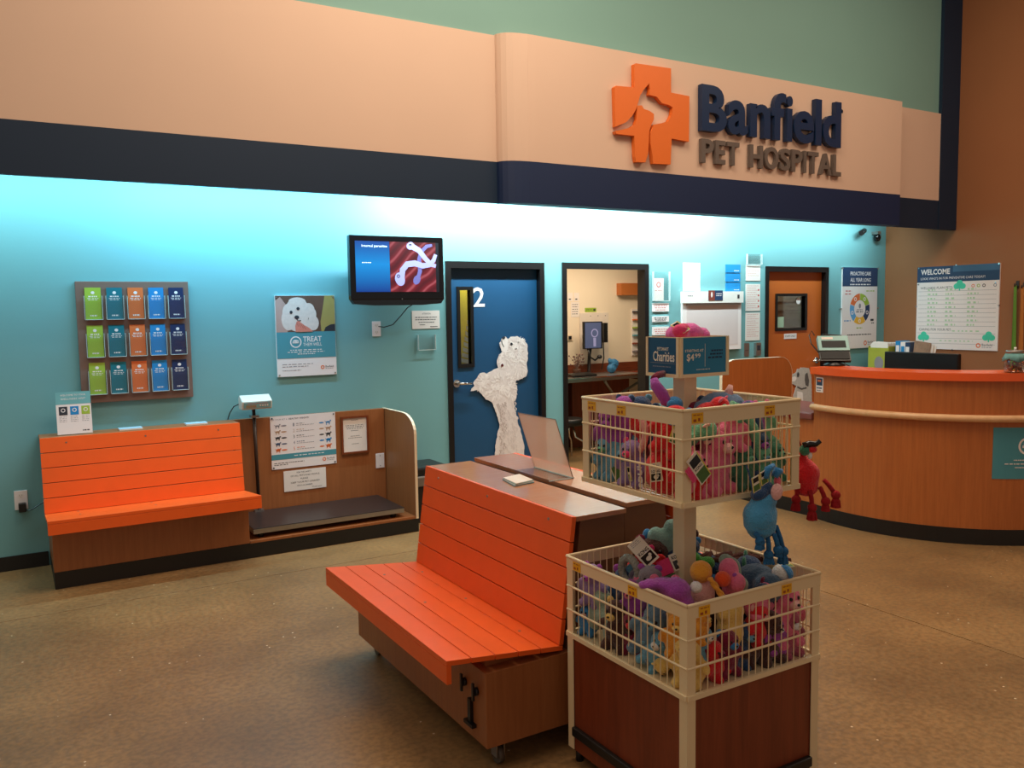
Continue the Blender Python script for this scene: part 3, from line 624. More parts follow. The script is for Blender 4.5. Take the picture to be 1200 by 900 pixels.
# leaning header sign and flat cards on the wall bench
t = thing('counter_sign', (.37, 6.51, .926), 'small white sign with a teal header on the left of the bench top', 'sign')
f = Frame((.262, 6.495, .930), XU, V((0, .12, 1))); W, H = .215, .29
flat(f, 'card', white, t, lambda b: f.rect(b, 0, 0, W, H, 0, .004))
flat(f, 'colour_band', mat('soft_teal_print', (110, 172, 176), .5, noise_s=9), t, lambda b: f.rect(b, 0, .205, W, H, .004, .0045))
text(f, t, white, [('WELCOME TO YOUR', .03, .262, .155, .012), ('WELLNESS VISIT', .03, .236, .155, .012)], .005)
for k, m in enumerate((ink, p_blue, p_green)): flat(f, 'picture_tile', m, t, lambda b: f.rect(b, .016+.069*k, .132, .068+.069*k, .190, .004, .0048))
for k in range(3): flat(f, 'emblem', white, t, lambda b: f.ring(b, .042+.069*k, .165, .009, .014, .005, .0054, n=12))
flat(f, 'fine_print', ink_grey, t, lambda b: [f.dashes(b, .016+.069*k, .062+.069*k, .12-.011*j, .003, .004, .0045, 3) for k in range(3) for j in range(4)])
flat(f, 'fine_print', ink, t, lambda b: f.dashes(b, .155, .20, .022, .008, .004, .0045, 3))
MB().box(.29, 6.50, .926, .45, 6.56, .93).build('easel_foot', acrylic, t)
for i, (x0, x1, nm) in enumerate(((.647, .80, 'white pamphlet lying flat on the bench top, the one nearer the standing sign'), (1.095, 1.245, 'white pamphlet lying flat on the bench top, the one nearer the scale'))):
    t = thing('pamphlet', ((x0+x1)/2, 6.55, .926), nm, 'leaflet', 'pamphlets on the wall bench')
    MB().box(x0, 6.50, .926, x1, 6.60, .934).build('pages', paper, t); MB().box(x0, 6.50, .934, x1, 6.60, .936).build('cover', mat('pale_blue_paper', (170, 205, 225), .5, noise_s=9), t)
# chart in the nook
f = wallframe(1.732, .507, 6.611); W, H = .527, .42
r = board('weight_chart', 'white chart with five rows of little pets, screwed to the wooden alcove back', 'chart', f, W, H, .005, white); d = .0052
text(f, r, ink_grey, [('IS YOUR PET A', .02, .388, .115, .012)], d); text(f, r, ink, [('HEALTHY WEIGHT?', .145, .388, .165, .013)], d, bold=.015)
def animal(f, b, a, z, s, k, m0, m1):
    f.disc(b, a, z, s, s*.42*k, m0, m1, n=12); f.disc(b, a+s*1.05, z+s*.5, s*.36, s*.3, m0, m1, n=10)
    for x in (-.75, -.5, .45, .7): f.rect(b, a+s*x-s*.09, z-s*1.1, a+s*x+s*.09, z, m0, m1)
    f.stroke(b, [(a-s*.9, z+s*.1), (a-s*1.35, z+s*.55)], s*.16, m0, m1)
cm = (ink_grey, mat('tan_ink', (190, 150, 120), .6, noise_s=9), ink, mat('slate_ink', (70, 90, 120), .6, noise_s=9), p_orange)
for k in range(5):
    z = .345-.048*k; m = cm[k]; mm = m if k != 3 else p_blue
    flat(f, 'pet_figure', m, r, lambda b: (animal(f, b, .055, z, .018, .8+.18*k, d, d+.0005), f.disc(b, .105, z-.002, .022, .006, d, d+.0005)))
    flat(f, 'pet_figure', mm if k != 0 else p_blue, r, lambda b: (animal(f, b, .465, z, .020, .8+.18*k, d, d+.0005), f.disc(b, .41, z-.002, .02, .006, d, d+.0005)))
    text(f, r, m, [(str(k+1), .178, z-.012, .012, .026)], d)
    flat(f, 'fine_print', m, r, lambda b: (f.dashes(b, .205, .27, z+.008, .005, d, d+.0005, 3)))
    flat(f, 'fine_print', ink_grey, r, lambda b: (f.dashes(b, .205, .35, z-.006, .004, d, d+.0005, 9)))
flat(f, 'colour_band', p_teal, r, lambda b: f.rect(b, 0, .075, W, .118, d, d+.0006))
flat(f, 'fine_print', white, r, lambda b: f.dashes(b, .18, .43, .098, .006, d+.0006, d+.001, 8))
flat(f, 'fine_print', ink, r, lambda b: (f.dashes(b, .02, .26, .048, .005, d, d+.0005, 12), f.dashes(b, .02, .13, .034, .005, d, d+.0005, 6)))
clinic_mark(f, r, .425, .045, .03, d); corners(f, r, W, H, .005, ink)
f = wallframe(2.304, .572, 6.611); W, H = .236, .31
r = thing('framed_notice', f.pt(W/2, 0, 0), 'letter in a thin reddish-brown wooden frame on the alcove back', 'frame')
flat(f, 'picture_frame', mat('cherry_frame', (120, 56, 26), .35, noise_s=30), r, lambda b: (f.rect(b, 0, 0, .016, H, 0, .018), f.rect(b, W-.016, 0, W, H, 0, .018), f.rect(b, .016, 0, W-.016, .016, 0, .018), f.rect(b, .016, H-.016, W-.016, H, 0, .018)))
flat(f, 'page', paper, r, lambda b: f.rect(b, .016, .016, W-.016, H-.016, .004, .008))
flat(f, 'fine_print', ink, r, lambda b: [f.dashes(b, a, c, z, .004, .008, .0085, 9) for a, c, z in ((.09, .15, .278), (.04, .20, .235), (.045, .2, .222), (.05, .19, .208), (.085, .15, .19), (.08, .16, .145), (.06, .18, .13), (.09, .15, .08))])
f = wallframe(1.822, .320, 6.611); W, H = .344, .165
r = board('notice', 'white handwritten notice about leashes below the pet chart in the alcove', 'notice', f, W, H, .004, paper)
text(f, r, ink, [('FOR THE SAFETY', .105, .140, .12, .012), ('OF ALL PETS AND PEOPLE', .055, .114, .235, .013), ('PLEASE', .135, .088, .06, .013), ('KEEP YOUR PET LEASHED', .055, .060, .235, .013), ('OR IN A CARRIER', .105, .034, .125, .012), ('Thank you!', .225, .010, .08, .013)], .0045)
# metal lidded bin between the alcove and the blue door
t = thing('waste_bin', (2.93, 6.42, 0), 'black bin with a grey lid mostly hidden behind the alcove end panel', 'bin')
MB().box(2.76, 6.25, 0, 3.10, 6.60, .30, .01).build('bin_body', black_plastic, t)
MB().box(2.745, 6.235, .30, 3.115, 6.615, .385, .01).build('bin_rim', mat('grey_plastic', (120, 112, 104), .4, noise_s=9), t)
MB().box(2.76, 6.25, .385, 3.10, 6.60, .46, .02).build('bin_lid', black_plastic, t)
# dog pictures stuck on the doors
POOD = [(3.801,.10),(3.79,.25),(3.801,.404),(3.811,.488),(3.84,.63),(3.86,.668),(3.842,.748),(3.809,.829),(3.792,.882),(3.719,.927),(3.661,.988),(3.633,1.016),(3.563,1.008),(3.575,1.029),(3.607,1.056),(3.593,1.076),(3.628,1.125),(3.665,1.162),(3.702,1.166),(3.731,1.156),(3.783,1.181),(3.851,1.204),(3.841,1.23),(3.848,1.295),(3.876,1.333),(3.899,1.351),(3.884,1.378),(3.873,1.43),(3.893,1.468),(3.916,1.487),(3.931,1.489),(3.961,1.466),(3.992,1.481),(4.061,1.485),(4.13,1.461),(4.168,1.413),(4.174,1.347),(4.169,1.281),(4.157,1.235),(4.167,1.162),(4.155,1.116),(4.108,1.099),(4.069,1.081),(4.038,1.079),(4.035,1.063),(4.045,1.023),(4.048,.957),(4.035,.898),(4.012,.883),(4.018,.827),(4.047,.705),(4.084,.595),(4.106,.513),(4.121,.458),(4.11,.30),(4.09,.10)]
def ragged(pts, amp, step=.02, seed=3):
    rnd = random.Random(seed); out = []
    for i, (x, y) in enumerate(pts):
        x1, y1 = pts[(i+1) % len(pts)]; L = math.hypot(x1-x, y1-y); n = max(1, int(L/step)); nx, ny = (y1-y)/(L or 1), -(x1-x)/(L or 1)
        for k in range(n):
            q = k/n; a = amp*(rnd.random()-.4) if (i or k) else 0; out.append((x+(x1-x)*q-nx*a, y+(y1-y)*q-ny*a))
    return out
f = Frame((0, D+.05, 0), XU, ZU)
t = thing('dog_cutout', (3.95, D+.04, .10), 'life-size picture of a white poodle standing up, nose raised, on the blue door', 'cutout')
pf = mat('poodle_print', (226, 212, 206), .8, noise_s=55, noise_a=.16); pf2 = mat('poodle_shade_print', (192, 174, 167), .8, noise_s=70, noise_a=.2); pf3 = mat('poodle_light_print', (240, 228, 222), .8, noise_s=60, noise_a=.08)
flat(f, 'body', pf, t, lambda b: f.poly(b, ragged([(x, z) for x, z in POOD], .010), .007, .010))
def fur_strands(b, cx, cz, rx, rz, n, ln, wd, seed, d, drop=0):
    """printed locks of fur fanning out from a centre"""
    rnd = random.Random(seed)
    for k in range(n):
        a = rnd.random()*2*PI; q = .35+.65*math.sqrt(rnd.random()); x, z = cx+rx*q*math.cos(a), cz+rz*q*math.sin(a)
        dx, dz = math.cos(a)+rnd.uniform(-.5, .5), math.sin(a)-drop+rnd.uniform(-.5, .5); l = math.hypot(dx, dz) or 1; L_ = ln*rnd.uniform(.5, 1.1); dx, dz = dx/l*L_, dz/l*L_
        f.stroke(b, [(x-dx*.5, z-dz*.5), (x-dz*.12, z+dx*.12), (x+dx*.5, z+dz*.5)], [wd*.4, wd, wd*.15], d, d+.0004+.0004*rnd.random())
FL = [(4.06, 1.42, .085, .05, 0), (4.03, 1.34, .08, .05, .2), (4.08, 1.20, .075, .10, 1.2), (3.92, 1.27, .06, .08, .8), (3.90, 1.06, .13, .09, .2), (3.99, .99, .05, .10, .6), (3.83, .98, .12, .07, .3), (3.70, 1.10, .055, .045, 0), (3.67, 1.05, .05, .04, .2)]
pf4 = mat('poodle_soft_shade_print', (216, 202, 197), .8, noise_s=60, noise_a=.1)
for nm, m_, n_s, wd_, sd_, dd in (('fur_shade', pf4, 26, .011, 1, .0101), ('fur_mid', pf, 30, .013, 2, .0106), ('fur_light', pf3, 30, .012, 3, .0112)):
    o = flat(f, nm, m_, t, lambda b: [fur_strands(b, *e_[:4], int(n_s*(e_[2]*e_[3]/.006)**.5), .055, wd_, sd_*50+i_, dd, e_[4]) for i_, e_ in enumerate(FL)]); o['kind'] = 'stuff'
def curls(b, n, seed, d, x0, x1, wd=.010):
    rnd = random.Random(seed)
    for k in range(n):
        z = .12+.76*rnd.random(); cx = 3.93-.01*math.sin(z*6); hw = .075+.05*max(0, .45-z); x = cx+rnd.uniform(x0, x1)*hw; f.stroke(b, [(x-.010, z+.016), (x+.004, z), (x-.004, z-.018)], [wd*.5, wd, wd*.4], d, d+.0002+.0006*rnd.random())
o = flat(f, 'leg_shade', pf2, t, lambda b: (curls(b, 110, 5, .0102, -1.0, -.15, .014), f.stroke(b, [(3.835,.875),(3.875,.79),(3.895,.70),(3.885,.62)], [.03,.035,.03,.015], .0101, .0102))); o['kind'] = 'stuff'
o = flat(f, 'leg_curls', pf4, t, lambda b: curls(b, 160, 6, .0108, -.9, 1.5, .012)); o['kind'] = 'stuff'
flat(f, 'muzzle', pf3, t, lambda b: f.poly(b, [(3.888,1.36),(3.882,1.42),(3.90,1.462),(3.93,1.48),(3.955,1.46),(3.965,1.40),(3.94,1.345)], .0105, .0118))
flat(f, 'nose', ink, t, lambda b: (f.disc(b, 3.913, 1.479, .017, .013, .012, .014, .4),))
flat(f, 'mouth', ink, t, lambda b: f.stroke(b, [(3.890,1.455),(3.896,1.425),(3.915,1.395)], .007, .012, .0135))
flat(f, 'eye', ink, t, lambda b: (f.disc(b, 3.995, 1.419, .013, .013, .012, .014), f.stroke(b, [(4.03,1.372),(4.055,1.375)], .005, .0132, .014)))
flat(f, 'tag', mat('dark_red_ink', (86, 20, 24), .5, noise_s=9), t, lambda b: f.disc(b, 3.893, 1.228, .014, .014, .012, .014))
t = thing('dog_cutout', (7.95, D+.04, .45), 'picture of a grey and white puppy in profile low on the orange door', 'cutout')
flat(f, 'body', mat('grey_dog_print', (190, 180, 172), .8, noise_s=40, noise_a=.2), t, lambda b: f.poly(b, ragged([(7.735,.885),(7.77,.935),(7.83,.955),(7.86,.995),(7.95,1.01),(8.05,1.0),(8.10,.90),(8.12,.45),(7.80,.45),(7.80,.70),(7.85,.80),(7.80,.82),(7.75,.845)], .008), .002, .008))
flat(f, 'ear', mat('grey_dog_dark', (92, 84, 82), .8, noise_s=40, noise_a=.2), t, lambda b: (f.poly(b, [(7.99,.93),(8.03,.95),(8.06,.85),(8.05,.78),(8.0,.80),(7.985,.86)], .008, .009)))
flat(f, 'collar', mat('grey_dog_dark', (92, 84, 82)), t, lambda b: f.stroke(b, [(7.86,.79),(7.93,.76),(8.02,.77)], .02, .008, .009))
flat(f, 'eye_patch', mat('grey_dog_dark', (92, 84, 82)), t, lambda b: f.disc(b, 7.87,.93,.022,.03,.008,.009))
flat(f, 'muzzle', pf3, t, lambda b: f.disc(b, 7.80, .885, .045, .028, .008, .0088, .2))
flat(f, 'chest', pf3, t, lambda b: f.poly(b, [(7.86,.74),(7.95,.72),(7.98,.50),(7.86,.50)], .008, .009))
flat(f, 'nose', ink, t, lambda b: (f.disc(b, 7.748, .895, .018, .018, .009, .010), f.disc(b, 7.875, .935, .011, .012, .0095, .0105)))
# ------------------------------------------------------------------ wall clutter between the doors
r = pocket('tall clear acrylic pocket with one white card, right of the open doorway', 5.641, 1.797, 5.861, 2.097)
f = wallframe(5.65, 1.805, D-.010)
flat(f, 'card', paper, r, lambda b: f.rect(b, 0, 0, .135, .225, 0, .002)); flat(f, 'fine_print', ink_red, r, lambda b: (f.ring(b, .068, .16, .018, .03, .002, .0026, n=12), f.dashes(b, .02, .115, .10, .006, .002, .0026, 4)))
for (z0, z1), nm in zip(((1.692, 1.778), (1.588, 1.645), (1.452, 1.538)), ('white sign plate directly below the acrylic pocket beside the open doorway', 'narrow white sign plate, second below the acrylic pocket beside the open doorway', 'white sign plate, lowest in the stack beside the open doorway')):
    f = wallframe(5.638, z0); r = board('sign_plate', nm, 'sign', f, .218, z1-z0, .012, white, 'sign plates by the doorway')
    m = ink if z0 > 1.55 and z0 < 1.6 else ink_red
    flat(f, 'fine_print', m, r, lambda b: [f.dashes(b, .02+.01*k, .195-.01*k, (z1-z0)*(.7-.25*k), .008, .0122, .0128, 6) for k in range(3)])
f = wallframe(6.052, 1.900); r = board('notice', 'tall white page of text above the left end of the white board', 'notice', f, .240, .292, .004, paper)
flat(f, 'fine_print', ink_red, r, lambda b: [f.dashes(b, .02, .2 - .03*(k % 3), .27-.027*k, .005, .0042, .0048, 8) for k in range(9)])
flat(f, 'tape', ink_grey, r, lambda b: [f.rect(b, 0, z, .24, z+.002, .0042, .0048) for z in (.09, .165)])
f = wallframe(6.024, 1.272); W, H = .846, .622
r = thing('white_board', f.pt(W/2, 0, 0), 'large white panel with a deeper header box on the teal wall behind the toy stand', 'board')
flat(f, 'panel', white, r, lambda b: f.rect(b, 0, 0, W, H-.12, .001, .03)); flat(f, 'header', mat('white_plastic', (240, 236, 230), .4, noise_s=9), r, lambda b: f.rect(b, -.004, H-.12, W+.006, H, .001, .055))
flat(f, 'screen_area', mat('pinkish_white', (222, 208, 206), .5, noise_s=6, noise_a=.03), r, lambda b: f.rect(b, .055, .05, W-.05, H-.15, .03, .0315))
flat(f, 'pull_bar', steel, r, lambda b: f.rect(b, .05, H-.145, W-.03, H-.130, .03, .05))
flat(f, 'badge', ink, r, lambda b: f.rect(b, W-.085, H-.075, W-.055, H-.035, .055, .057)); flat(f, 'fine_print', ink_grey, r, lambda b: f.dashes(b, .05, .12, H-.045, .01, .055, .056, 3))
f = wallframe(6.36, 1.800, D-.056); r = thing('photo_card', f.pt(.11, 0, 0), 'small navy card with a photo, propped on the header of the white panel', 'card')
flat(f, 'card', p_navy, r, lambda b: f.rect(b, 0, 0, .205, .105, .001, .003)); flat(f, 'photo', mat('photo_red', (130, 60, 50), .5, noise_s=40, noise_a=.4), r, lambda b: f.rect(b, 0, 0, .09, .105, .003, .0036))
flat(f, 'photo_face', white, r, lambda b: f.disc(b, .045, .06, .012, .03, .0036, .004)); flat(f, 'fine_print', white, r, lambda b: [f.dashes(b, .11, .19, z, .008, .003, .0036, 4) for z in (.07, .05)])
for (z0, z1), nm in zip(((2.097, 2.183), (1.998, 2.085), (1.892, 1.986)), ('top', 'middle', 'bottom')):
    f = wallframe(6.660, z0); r = board('sign_plate', '%s one of three blue plates stacked above the right end of the white board' % nm, 'sign', f, .215, z1-z0, .008, p_blue, 'blue plates above the white board')
    flat(f, 'fine_print', white, r, lambda b: f.dashes(b, .12, .2, .02, .007, .0082, .0088, 3))
pocket('empty clear acrylic pocket at the top of the column of pages by the orange door', 6.965, 2.185, 7.190, 2.300)
for z0, z1, nm in ((2.010, 2.183, 'white page just under the empty pocket left of the orange door'), (1.680, 1.975, 'white page with red dots, middle of the column left of the orange door'), (1.355, 1.662, 'white densely printed page, lowest of the column left of the orange door')):
    f = wallframe(6.962, z0); h_ = z1-z0; r = board('notice', nm, 'notice', f, .222, h_, .006, paper, 'pages left of the orange door')
    flat(f, 'fine_print', ink_red, r, lambda b: [f.dashes(b, .02, .20-.04*(k % 2), h_-.02-.024*k, .004, .0062, .0068, 8) for k in range(int((h_-.03)/.024))])
    if 1.6 < z0 < 1.7: flat(f, 'red_dot', mat('strong_red', (196, 60, 60), .5, noise_s=9), r, lambda b: [f.disc(b, .195, .05+.06*k, .011, .011, .0062, .007, n=12) for k in range(4)])
for x0, x1, nm, sl in ((6.948, 7.022, 'narrow steel wall plate below the white pages by the orange door', 0), (7.100, 7.175, 'small steel wall box with a dark slot beside the orange door', 1)):
    f = wallframe(x0, 1.185); r = thing('metal_plate', f.pt(.035, 0, 0), nm, 'plate')
    flat(f, 'plate', steel, r, lambda b: f.rect(b, 0, 0, x1-x0, .145, 0, .03*sl+.005))
    flat(f, 'slot', ink, r, lambda b: f.rect(b, .012, .06, x1-x0-.012, .115 if sl else .064, .03*sl+.005, .03*sl+.006))
# PROACTIVE CARE poster
f = wallframe(8.549, 1.205); W, H = .650, .972
r = thing('poster', f.pt(W/2, 0, 0), 'tall poster with a navy header and a multicoloured ring, right of the orange door', 'poster')
flat(f, 'backing', white, r, lambda b: f.rect(b, 0, 0, W, H, .001, .018)); d = .0182
flat(f, 'colour_band', p_navy, r, lambda b: f.rect(b, 0, .745, W, H, d, d+.0006))
text(f, r, white, [('PROACTIVE CARE', .14, .875, .38, .046), ('ALL YEAR LONG', .14, .800, .38, .046)], d+.0007, bold=.015)
flat(f, 'fine_print', white, r, lambda b: f.dashes(b, .14, .52, .768, .013, d+.0006, d+.0012, 9))
seg = (p_green, p_orange, mat('sky_print', (90, 160, 214), .5, noise_s=9), p_yellow, p_navy)
for k in range(5):
    t0 = PI/2 - (k+1)*2*PI/5*-1 - 2*PI/5 + .0; t0 = PI/2 - 2*PI/5 + k*2*PI/5
    flat(f, 'ring_segment', seg[k], r, lambda b: f.ring(b, .325, .475, .105, .185, d, d+.0006, t0+.02, t0+2*PI/5-.02, 9))
    flat(f, 'emblem', white, r, lambda b: f.ring(b, .325+.145*math.cos(t0+PI/5), .475+.145*math.sin(t0+PI/5), .014, .024, d+.0006, d+.0012, n=10))
flat(f, 'emblem', ink_grey, r, lambda b: (f.disc(b, .325, .51, .02, .03, d, d+.0006), f.dashes(b, .27, .38, .465, .012, d, d+.0006, 3), f.dashes(b, .26, .39, .44, .018, d, d+.0006, 2)))
flat(f, 'fine_print', ink_red, r, lambda b: (f.dashes(b, .06, .17, .69, .014, d, d+.0006, 3), f.dashes(b, .05, .17, .655, .014, d, d+.0006, 3)))
flat(f, 'fine_print', p_green, r, lambda b: (f.dashes(b, .44, .6, .69, .012, d, d+.0006, 4), f.dashes(b, .27, .38, .245, .012, d, d+.0006, 3)))
flat(f, 'fine_print', p_blue, r, lambda b: f.dashes(b, .04, .16, .335, .012, d, d+.0006, 3))
flat(f, 'fine_print', ink, r, lambda b: (f.rect(b, .53, .325, .59, .35, d, d+.0006), f.dashes(b, .55, .60, .30, .014, d, d+.0006, 2), f.dashes(b, .10, .55, .165, .012, d, d+.0006, 12)))
clinic_mark(f, r, .44, .06, .06, d)
for a, z in ((0, .96), (W, .96), (-.02, .48), (W+.02, .48), (0, .01), (W, .01)): flat(f, 'standoff_screw', steel, r, lambda b: f.disc(b, a, z, .010, .010, .001, .024, n=10))
# WELCOME board on the brown wall
f = rightframe(6.212, 1.198); W, H = .975, .962
r = thing('poster', f.pt(W/2, 0, 0), 'large ruled WELCOME board with a navy header on the brown wall behind the desk', 'poster')
flat(f, 'backing', white, r, lambda b: f.rect(b, 0, 0, W, H, .001, .018)); d = .0182
flat(f, 'colour_band', p_navy, r, lambda b: f.rect(b, 0, .780, W, H, d, d+.0006))
flat(f, 'colour_block', mat('steel_blue_print', (62, 100, 134), .5, noise_s=9), r, lambda b: f.rect(b, .44, .89, W, H, d+.0006, d+.0009))
text(f, r, white, [('WELCOME', .045, .868, .36, .065)], d+.001, bold=.025)
text(f, r, white, [("LOOK WHO'S IN FOR PREVENTIVE CARE TODAY!", .045, .810, .77, .028)], d+.001)
text(f, r, ink, [('WELLNESS PLAN PETS:', .045, .700, .40, .028), ('CARING FOR YOUR PET:', .040, .215, .40, .028)], d+.0002)
flat(f, 'ruled_line', ink_grey, r, lambda b: [f.rect(b, .02, .672-.0505*k, W-.03, .675-.0505*k, d, d+.0005) for k in range(9)] + [f.rect(b, .02, z, W-.03, z+.003, d, d+.0005) for z in (.185, .125, .065)])
hw = flat(f, 'handwriting', ink_green, r, lambda b: [f.dashes(b, a, a+.10+.03*((k*3+j) % 2), .69-.0505*k, .020, d+.0005, d+.001, 3, .6) for k in range(9) for j, a in enumerate((.14, .36, .62))] + [f.dashes(b, .45, .8, .215, .014, d, d+.0005, 6, .5), f.dashes(b, .3, .7, .10, .012, d, d+.0005, 7, .5)])
hw['kind'] = 'stuff'
sham = mat('shamrock_green', (70, 205, 170), .5, noise_s=9)
for a, z in ((.525, .725), (.10, .135), (.875, .145)):
    flat(f, 'shamrock', sham, r, lambda b: (f.disc(b, a-.034, z, .038, .034, d+.001, d+.002), f.disc(b, a+.034, z, .038, .034, d+.001, d+.0021), f.disc(b, a, z+.036, .036, .034, d+.001, d+.0022), f.rect(b, a-.008, z-.05, a+.008, z, d+.001, d+.002)))
for k, m in enumerate((p_orange, p_green, ink, white, ink_grey)): flat(f, 'emblem', m, r, lambda b: f.ring(b, .68+.062*k, .725, .011, .019, d, d+.0006, n=10))
clinic_mark(f, r, .76, .055, .055, d)
for a, z in ((.02, .95), (.48, .965), (W-.01, .955), (.0, .5), (W, .5), (.46, -.003), (.02, .76), (W-.04, .75)): flat(f, 'standoff_screw', chrome, r, lambda b: f.disc(b, a, z, .009, .009, .001, .026, n=10))
# cameras under the fascia
t = thing('security_camera', (8.86, 6.60, 2.50), 'small dark bullet camera on the teal wall just under the fascia, nearer the posters', 'camera')
MB().cyl((8.86, D, 2.60), (8.86, 6.60, 2.60), .014).build('arm', steel, t); MB().cyl((8.90, 6.62, 2.615), (8.76, 6.55, 2.575), .03, n=16).build('camera_body', black_plastic, t)
t = thing('security_camera', (9.12, 6.58, 2.48), 'small dark dome camera in the corner under the fascia beside the brown wall', 'camera')
MB().box(9.09, 6.57, 2.575, 9.15, D, 2.61).build('bracket', steel, t); MB().lathe((9.12, 6.60, 2.49), [(.01, 0), (.032, .012), (.042, .04), (.042, .07), (.03, .085)]).build('dome', gloss_black, t)

#P3
# ------------------------------------------------------------------ reception desk
CX, CY, CR = 6.779, 4.255, 1.2336
def cp(a, r, z): return V((CX+r*math.cos(a), CY+r*math.sin(a), z))
def arc(b, a0, a1, r0, r1, z0, z1, n=48, bev=0):
    ring = []
    for k in range(n+1):
        a = a0+(a1-a0)*k/n; ring.append([b.bm.verts.new(cp(a, r, z)) for r, z in ((r0, z0), (r1, z0), (r1, z1), (r0, z1))])
    for p, q in zip(ring, ring[1:]):
        for i in range(4): b.bm.faces.new((p[i], p[(i+1) % 4], q[(i+1) % 4], q[i])).smooth = False
    b.bm.faces.new(ring[0]); b.bm.faces.new(list(reversed(ring[-1]))); return b
A0, A1 = math.radians(163.8), math.radians(300)
t = thing('reception_desk', (5.9, 4.0, 0), 'curved wooden reception desk with an orange ledge and a pale wooden bumper rail', 'desk')
arc(MB(), A0, A1, CR-.03, CR, .11, 1.18).build('front_panel', desk_wood, t)
arc(MB(), A0, A1, CR-.03, CR+.004, 0, .115).build('plinth', black_rubber, t)
arc(MB(), A0-.01, A1, CR-.30, CR+.03, 1.18, 1.236).build('ledge', orange_top, t)
arc(MB(), A0, A1, .50, CR-.03, .74, .775).build('work_surface', bench_wood, t)
b = MB(); b.tube([cp(A0+.02+(A1-A0-.04)*k/40, CR+.028, .915) for k in range(41)], .026, 12)
b.ball(cp(A0+.02, CR+.028, .915), .026, seg=10); rl = b.build('bumper_rail', pale_wood, t)
MB().box(5.606, 4.605, .11, 5.64, 5.60, .80).build('side_panel', desk_wood, t)
MB().box(5.600, 4.605, 0, 5.64, 5.60, .115).build('plinth', black_rubber, t)
pr = [(5.575, 4.603), (5.575, 5.55), (6.25, 5.55), (6.25, 4.62)]
MB().prism([(x, y, .80) for x, y in pr], (0, 0, .06), .012).build('low_counter', maroon, t)
X0, X1, zt, R = 5.570, 6.492, 1.243, .16
pr = [(X0, 0), (X1, 0), (X1, zt-R)] + [(X1-R+R*math.cos(a), zt-R+R*math.sin(a)) for a in [PI/2*k/8 for k in range(1, 9)]] + [(X0+R+R*math.cos(a), zt-R+R*math.sin(a)) for a in [PI/2+PI/2*k/8 for k in range(0, 9)]]
MB().prism([(x, 5.60, z) for x, z in pr], (0, .03, 0)).build('privacy_panel', desk_wood, t)
b = MB(); c_ = V(((X0+X1)/2, 5.6, .6))
for (x0, z0), (x1, z1) in zip(pr, pr[1:]+pr[:1]):
    n_ = V((z1-z0, 0, -(x1-x0))).normalized()*.003
    b.prism([V((x0, 5.5985, z0)), V((x1, 5.5985, z1)), V((x1, 5.5985, z1))+n_, V((x0, 5.5985, z0))+n_], (0, .033, 0))
b.build('edge_strip', edge_band, t)
# things on the low counter
for i, (x, y, rz, m, nm, cat) in enumerate(((6.02, 5.42, .3, black_plastic, 'black pen lying by the wooden privacy panel, the one nearer its middle', 'pen'), (6.24, 5.38, -.4, black_plastic, 'dark pen lying near the right end of the wooden privacy panel', 'pen'))):
    q = thing('pen', (x, y, .86), nm, cat)
    dx, dy = .07*math.cos(rz), .07*math.sin(rz)
    MB().cyl((x-dx, y-dy, .866), (x+dx, y+dy, .866), .006, n=8).build('barrel', m, q); MB().cyl((x+dx, y+dy, .866), (x+dx*1.15, y+dy*1.15, .866), .005, .001, n=8).build('tip', steel, q)
q = thing('stapler', (6.12, 5.40, .86), 'small dark stapler between the pens on the low counter', 'stapler')
MB().box(6.04, 5.38, .861, 6.17, 5.415, .872).build('base', black_plastic, q); MB().prism([(6.04, 5.383, .885), (6.165, 5.383, .877), (6.165, 5.383, .89), (6.04, 5.383, .912)], (0, .03, 0)).build('arm', steel, q)
# teal sign wrapped on the desk, sticker
class Curve(Frame):
    def __init__(s, a0, z0): s.a0, s.z0 = a0, z0; s.n = V((math.cos(a0), math.sin(a0), 0))
    def pt(s, a, b, d=0): return cp(s.a0 + a/CR, CR+.001+d, s.z0+b)
    def poly(s, mb, pts, d0, d1):
        m = sum(a for a, _ in pts)/len(pts); an = s.a0+m/CR; s.n = V((math.cos(an), math.sin(an), 0)); return Frame.poly(s, mb, pts, d0, d1)
f = Curve(math.radians(227.8), .483); W, H = .46, .368
t2 = thing('desk_sign', cp(f.a0+.18, CR, .48), 'teal printed sheet on the curved desk front below the bumper rail', 'sign')
flat(f, 'sheet', p_teal, t2, lambda b: [f.rect(b, W*k/12, 0, W*(k+1)/12, H, 0, .002) for k in range(12)])
flat(f, 'emblem', white, t2, lambda b: (f.ring(b, .23, .235, .048, .062, .0028, .0036), f.rect(b, .195, .222, .265, .240, .0030, .0038), f.rect(b, .205, .240, .255, .262, .0030, .0038)))
flat(f, 'fine_print', white, t2, lambda b: [f.dashes(b, a, W-a, z, .007, .0028, .0036, 14) for a, z in ((.14, .135), (.08, .108), (.15, .082))])
f = Curve(math.radians(165.2), 1.035)
t2 = thing('sticker', cp(f.a0, CR, 1.03), 'small navy and white sticker at the upper left end of the desk front', 'sticker')
flat(f, 'sheet', white, t2, lambda b: f.rect(b, 0, 0, .085, .12, 0, .002)); flat(f, 'print', p_navy, t2, lambda b: (f.rect(b, .008, .055, .077, .112, .0022, .003), f.dashes(b, .01, .075, .035, .012, .0022, .003, 4), f.dashes(b, .01, .06, .015, .006, .0022, .003, 4)))
flat(f, 'print_highlight', p_orange, t2, lambda b: f.rect(b, .02, .085, .06, .1, .0031, .0038))
